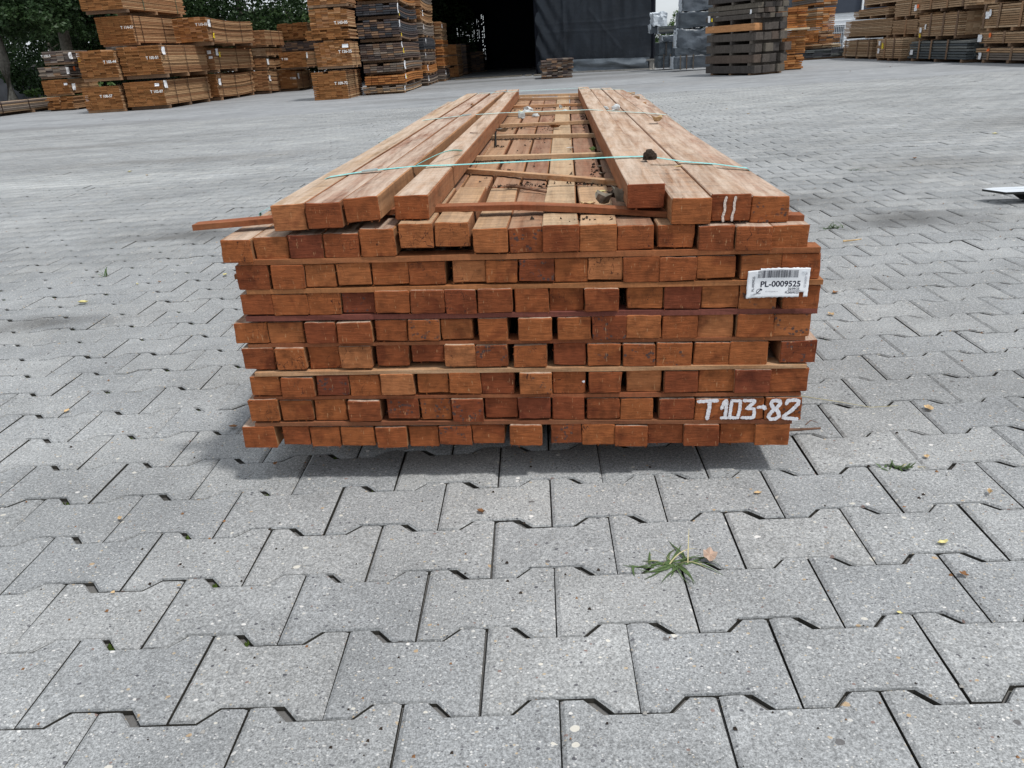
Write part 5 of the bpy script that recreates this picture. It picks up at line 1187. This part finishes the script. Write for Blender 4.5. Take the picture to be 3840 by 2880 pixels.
tree('tree with grey trunk behind the grey packs at left', -15.2, 26.5, .19, 4.2, [(0, 0, 4.2, 2.6, 2.0, 1.8), (1.8, -.8, 2.6, 1.1, 1.2, .9), (-.8, -.6, 2.75, 1.3, 1.0, .55)], 24000, .12, M_LEAF, seed=2)
tree('dark leafy tree behind the top brown packs', -12.6, 27.8, .14, 3.6, [(0, 0, 3.6, 2.6, 2.0, 2.2), (.2, .2, 2.0, 1.8, 1.4, 1.2)], 24000, .12, M_LEAF, seed=3)
tree('dense green tree behind the second column of packs', -10.2, 29.5, .14, 3.6, [(0, 0, 2.6, 2.3, 1.8, 1.9), (.5, 0, 1.6, 1.6, 1.4, 1.0)], 20000, .12, M_LEAF, seed=4)
tree('lighter green tree left of the tall front column', -9.3, 33.5, .12, 2.2, [(0, 0, 1.5, 1.1, 1.2, 1.15), (-.9, .3, 1.8, 1.2, 1.2, 1.35), (.8, 0, 1.0, .8, .9, .75)], 7000, .12, M_LEAFL, seed=5)
tree('far tree whose top shows left of the tall front column', -9.4, 41.0, .12, 2.2, [(0, 0, 1.7, 1.1, 1.2, 1.0), (-1.6, 0, 1.6, 1.2, 1.2, 1.2), (.9, 0, 1.4, .7, .7, .7)], 6000, .12, M_LEAFL, seed=6)
tree('small-leaved shrubby tree low behind the left trunks', -17.4, 29.5, .1, 2.0, [(0, 0, 1.9, 2.2, 1.5, 1.9), (2.2, .4, 1.5, 1.6, 1.2, 1.3)], 18000, .12, M_LEAF, seed=7)
tree('brownish dark tree between the two grey trunks', -16.6, 31.5, .12, 3.2, [(0, 0, 3.6, 2.8, 1.6, 1.7), (2.8, 0, 2.6, 1.6, 1.2, 1.6)], 20000, .12, M_LEAF, seed=8)
tree('green tree showing between the tarpaulin and the wrapped packs', 7.35, 46, .12, 1.6, [(0, 0, 1.35, .55, .9, .75), (.75, 0, 1.35, .5, .8, .95), (1.5, 0, 1.7, .8, .8, 1.0), (.3, 0, .6, 1.6, .8, .7), (-.9, .2, .7, .5, .6, .5)], 7500, .10, M_LEAFL, seed=9)
tree('small green treetop behind the orange packs', 13.6, 46, .1, 1.4, [(0, 0, 1.5, .8, .8, .75), (-1.2, 0, 1.2, .9, .8, .7)], 3500, .11, M_LEAFL, seed=10)
tree('treetop behind the white building', 24, 52, .15, 3.5, [(0, 0, 3.6, 2.6, 2, 2.2)], 4000, .16, M_LEAFL, seed=11)
# hedge mass behind the yard
a = Acc(); rh = random.Random(44)
leaves(rh, [(-22+3.0*i, 35.5+rh.uniform(-.6, .6), 1.5, 1.9, 1.1, 1.75) for i in range(7)], 46000, .17, a)
leaves(rh, [(-19+2.6*i, 31.8+rh.uniform(-.4, .4), .8, 1.6, .6, .9) for i in range(4)], 9000, .13, a)
tag(link('hedge', a.me('hedge'), M_LEAF), 'dark hedge mass behind the left trees', 'hedge', kind='stuff')
# soil verge under the trees
a = Acc(); a.add([(-60, 21.8, .004), (-13.6, 22.8, .004), (-10.6, 26.5, .004), (-7.0, 29.0, .004), (-7.0, 60, .004), (-60, 60, .004)], [(0, 1, 2, 3, 4, 5)]); tag(link('verge', a.me('verge'), M_SOIL), kind='structure')
# weeds at the foot of the trees
a = Acc(); leaves(rh, [(-14.4, 23.2, .25, .8, .4, .35), (-13.6, 23.4, .2, .8, .4, .35), (-12.9, 23.6, .3, .5, .4, .4)], 2600, .10, a)
tag(link('weeds', a.me('weeds'), M_LEAFL), 'yellow-green weeds at the foot of the left trees', 'weeds', kind='stuff')
# low grey wall glimpsed between the trunks
wl = empty('block_wall', (-26, 31, 0)); tag(wl, 'low dark grey wall glimpsed between the left tree trunks', 'wall')
a = Acc(); a.box(0, 12, 0, .3, 0, 1.25); link('wall_body', a.me('wall_body'), M_WALLB, wl)
a = Acc(); a.box(-.05, 12.05, -.05, .35, 1.252, 1.33); link('coping', a.me('coping'), M_CONC, wl)
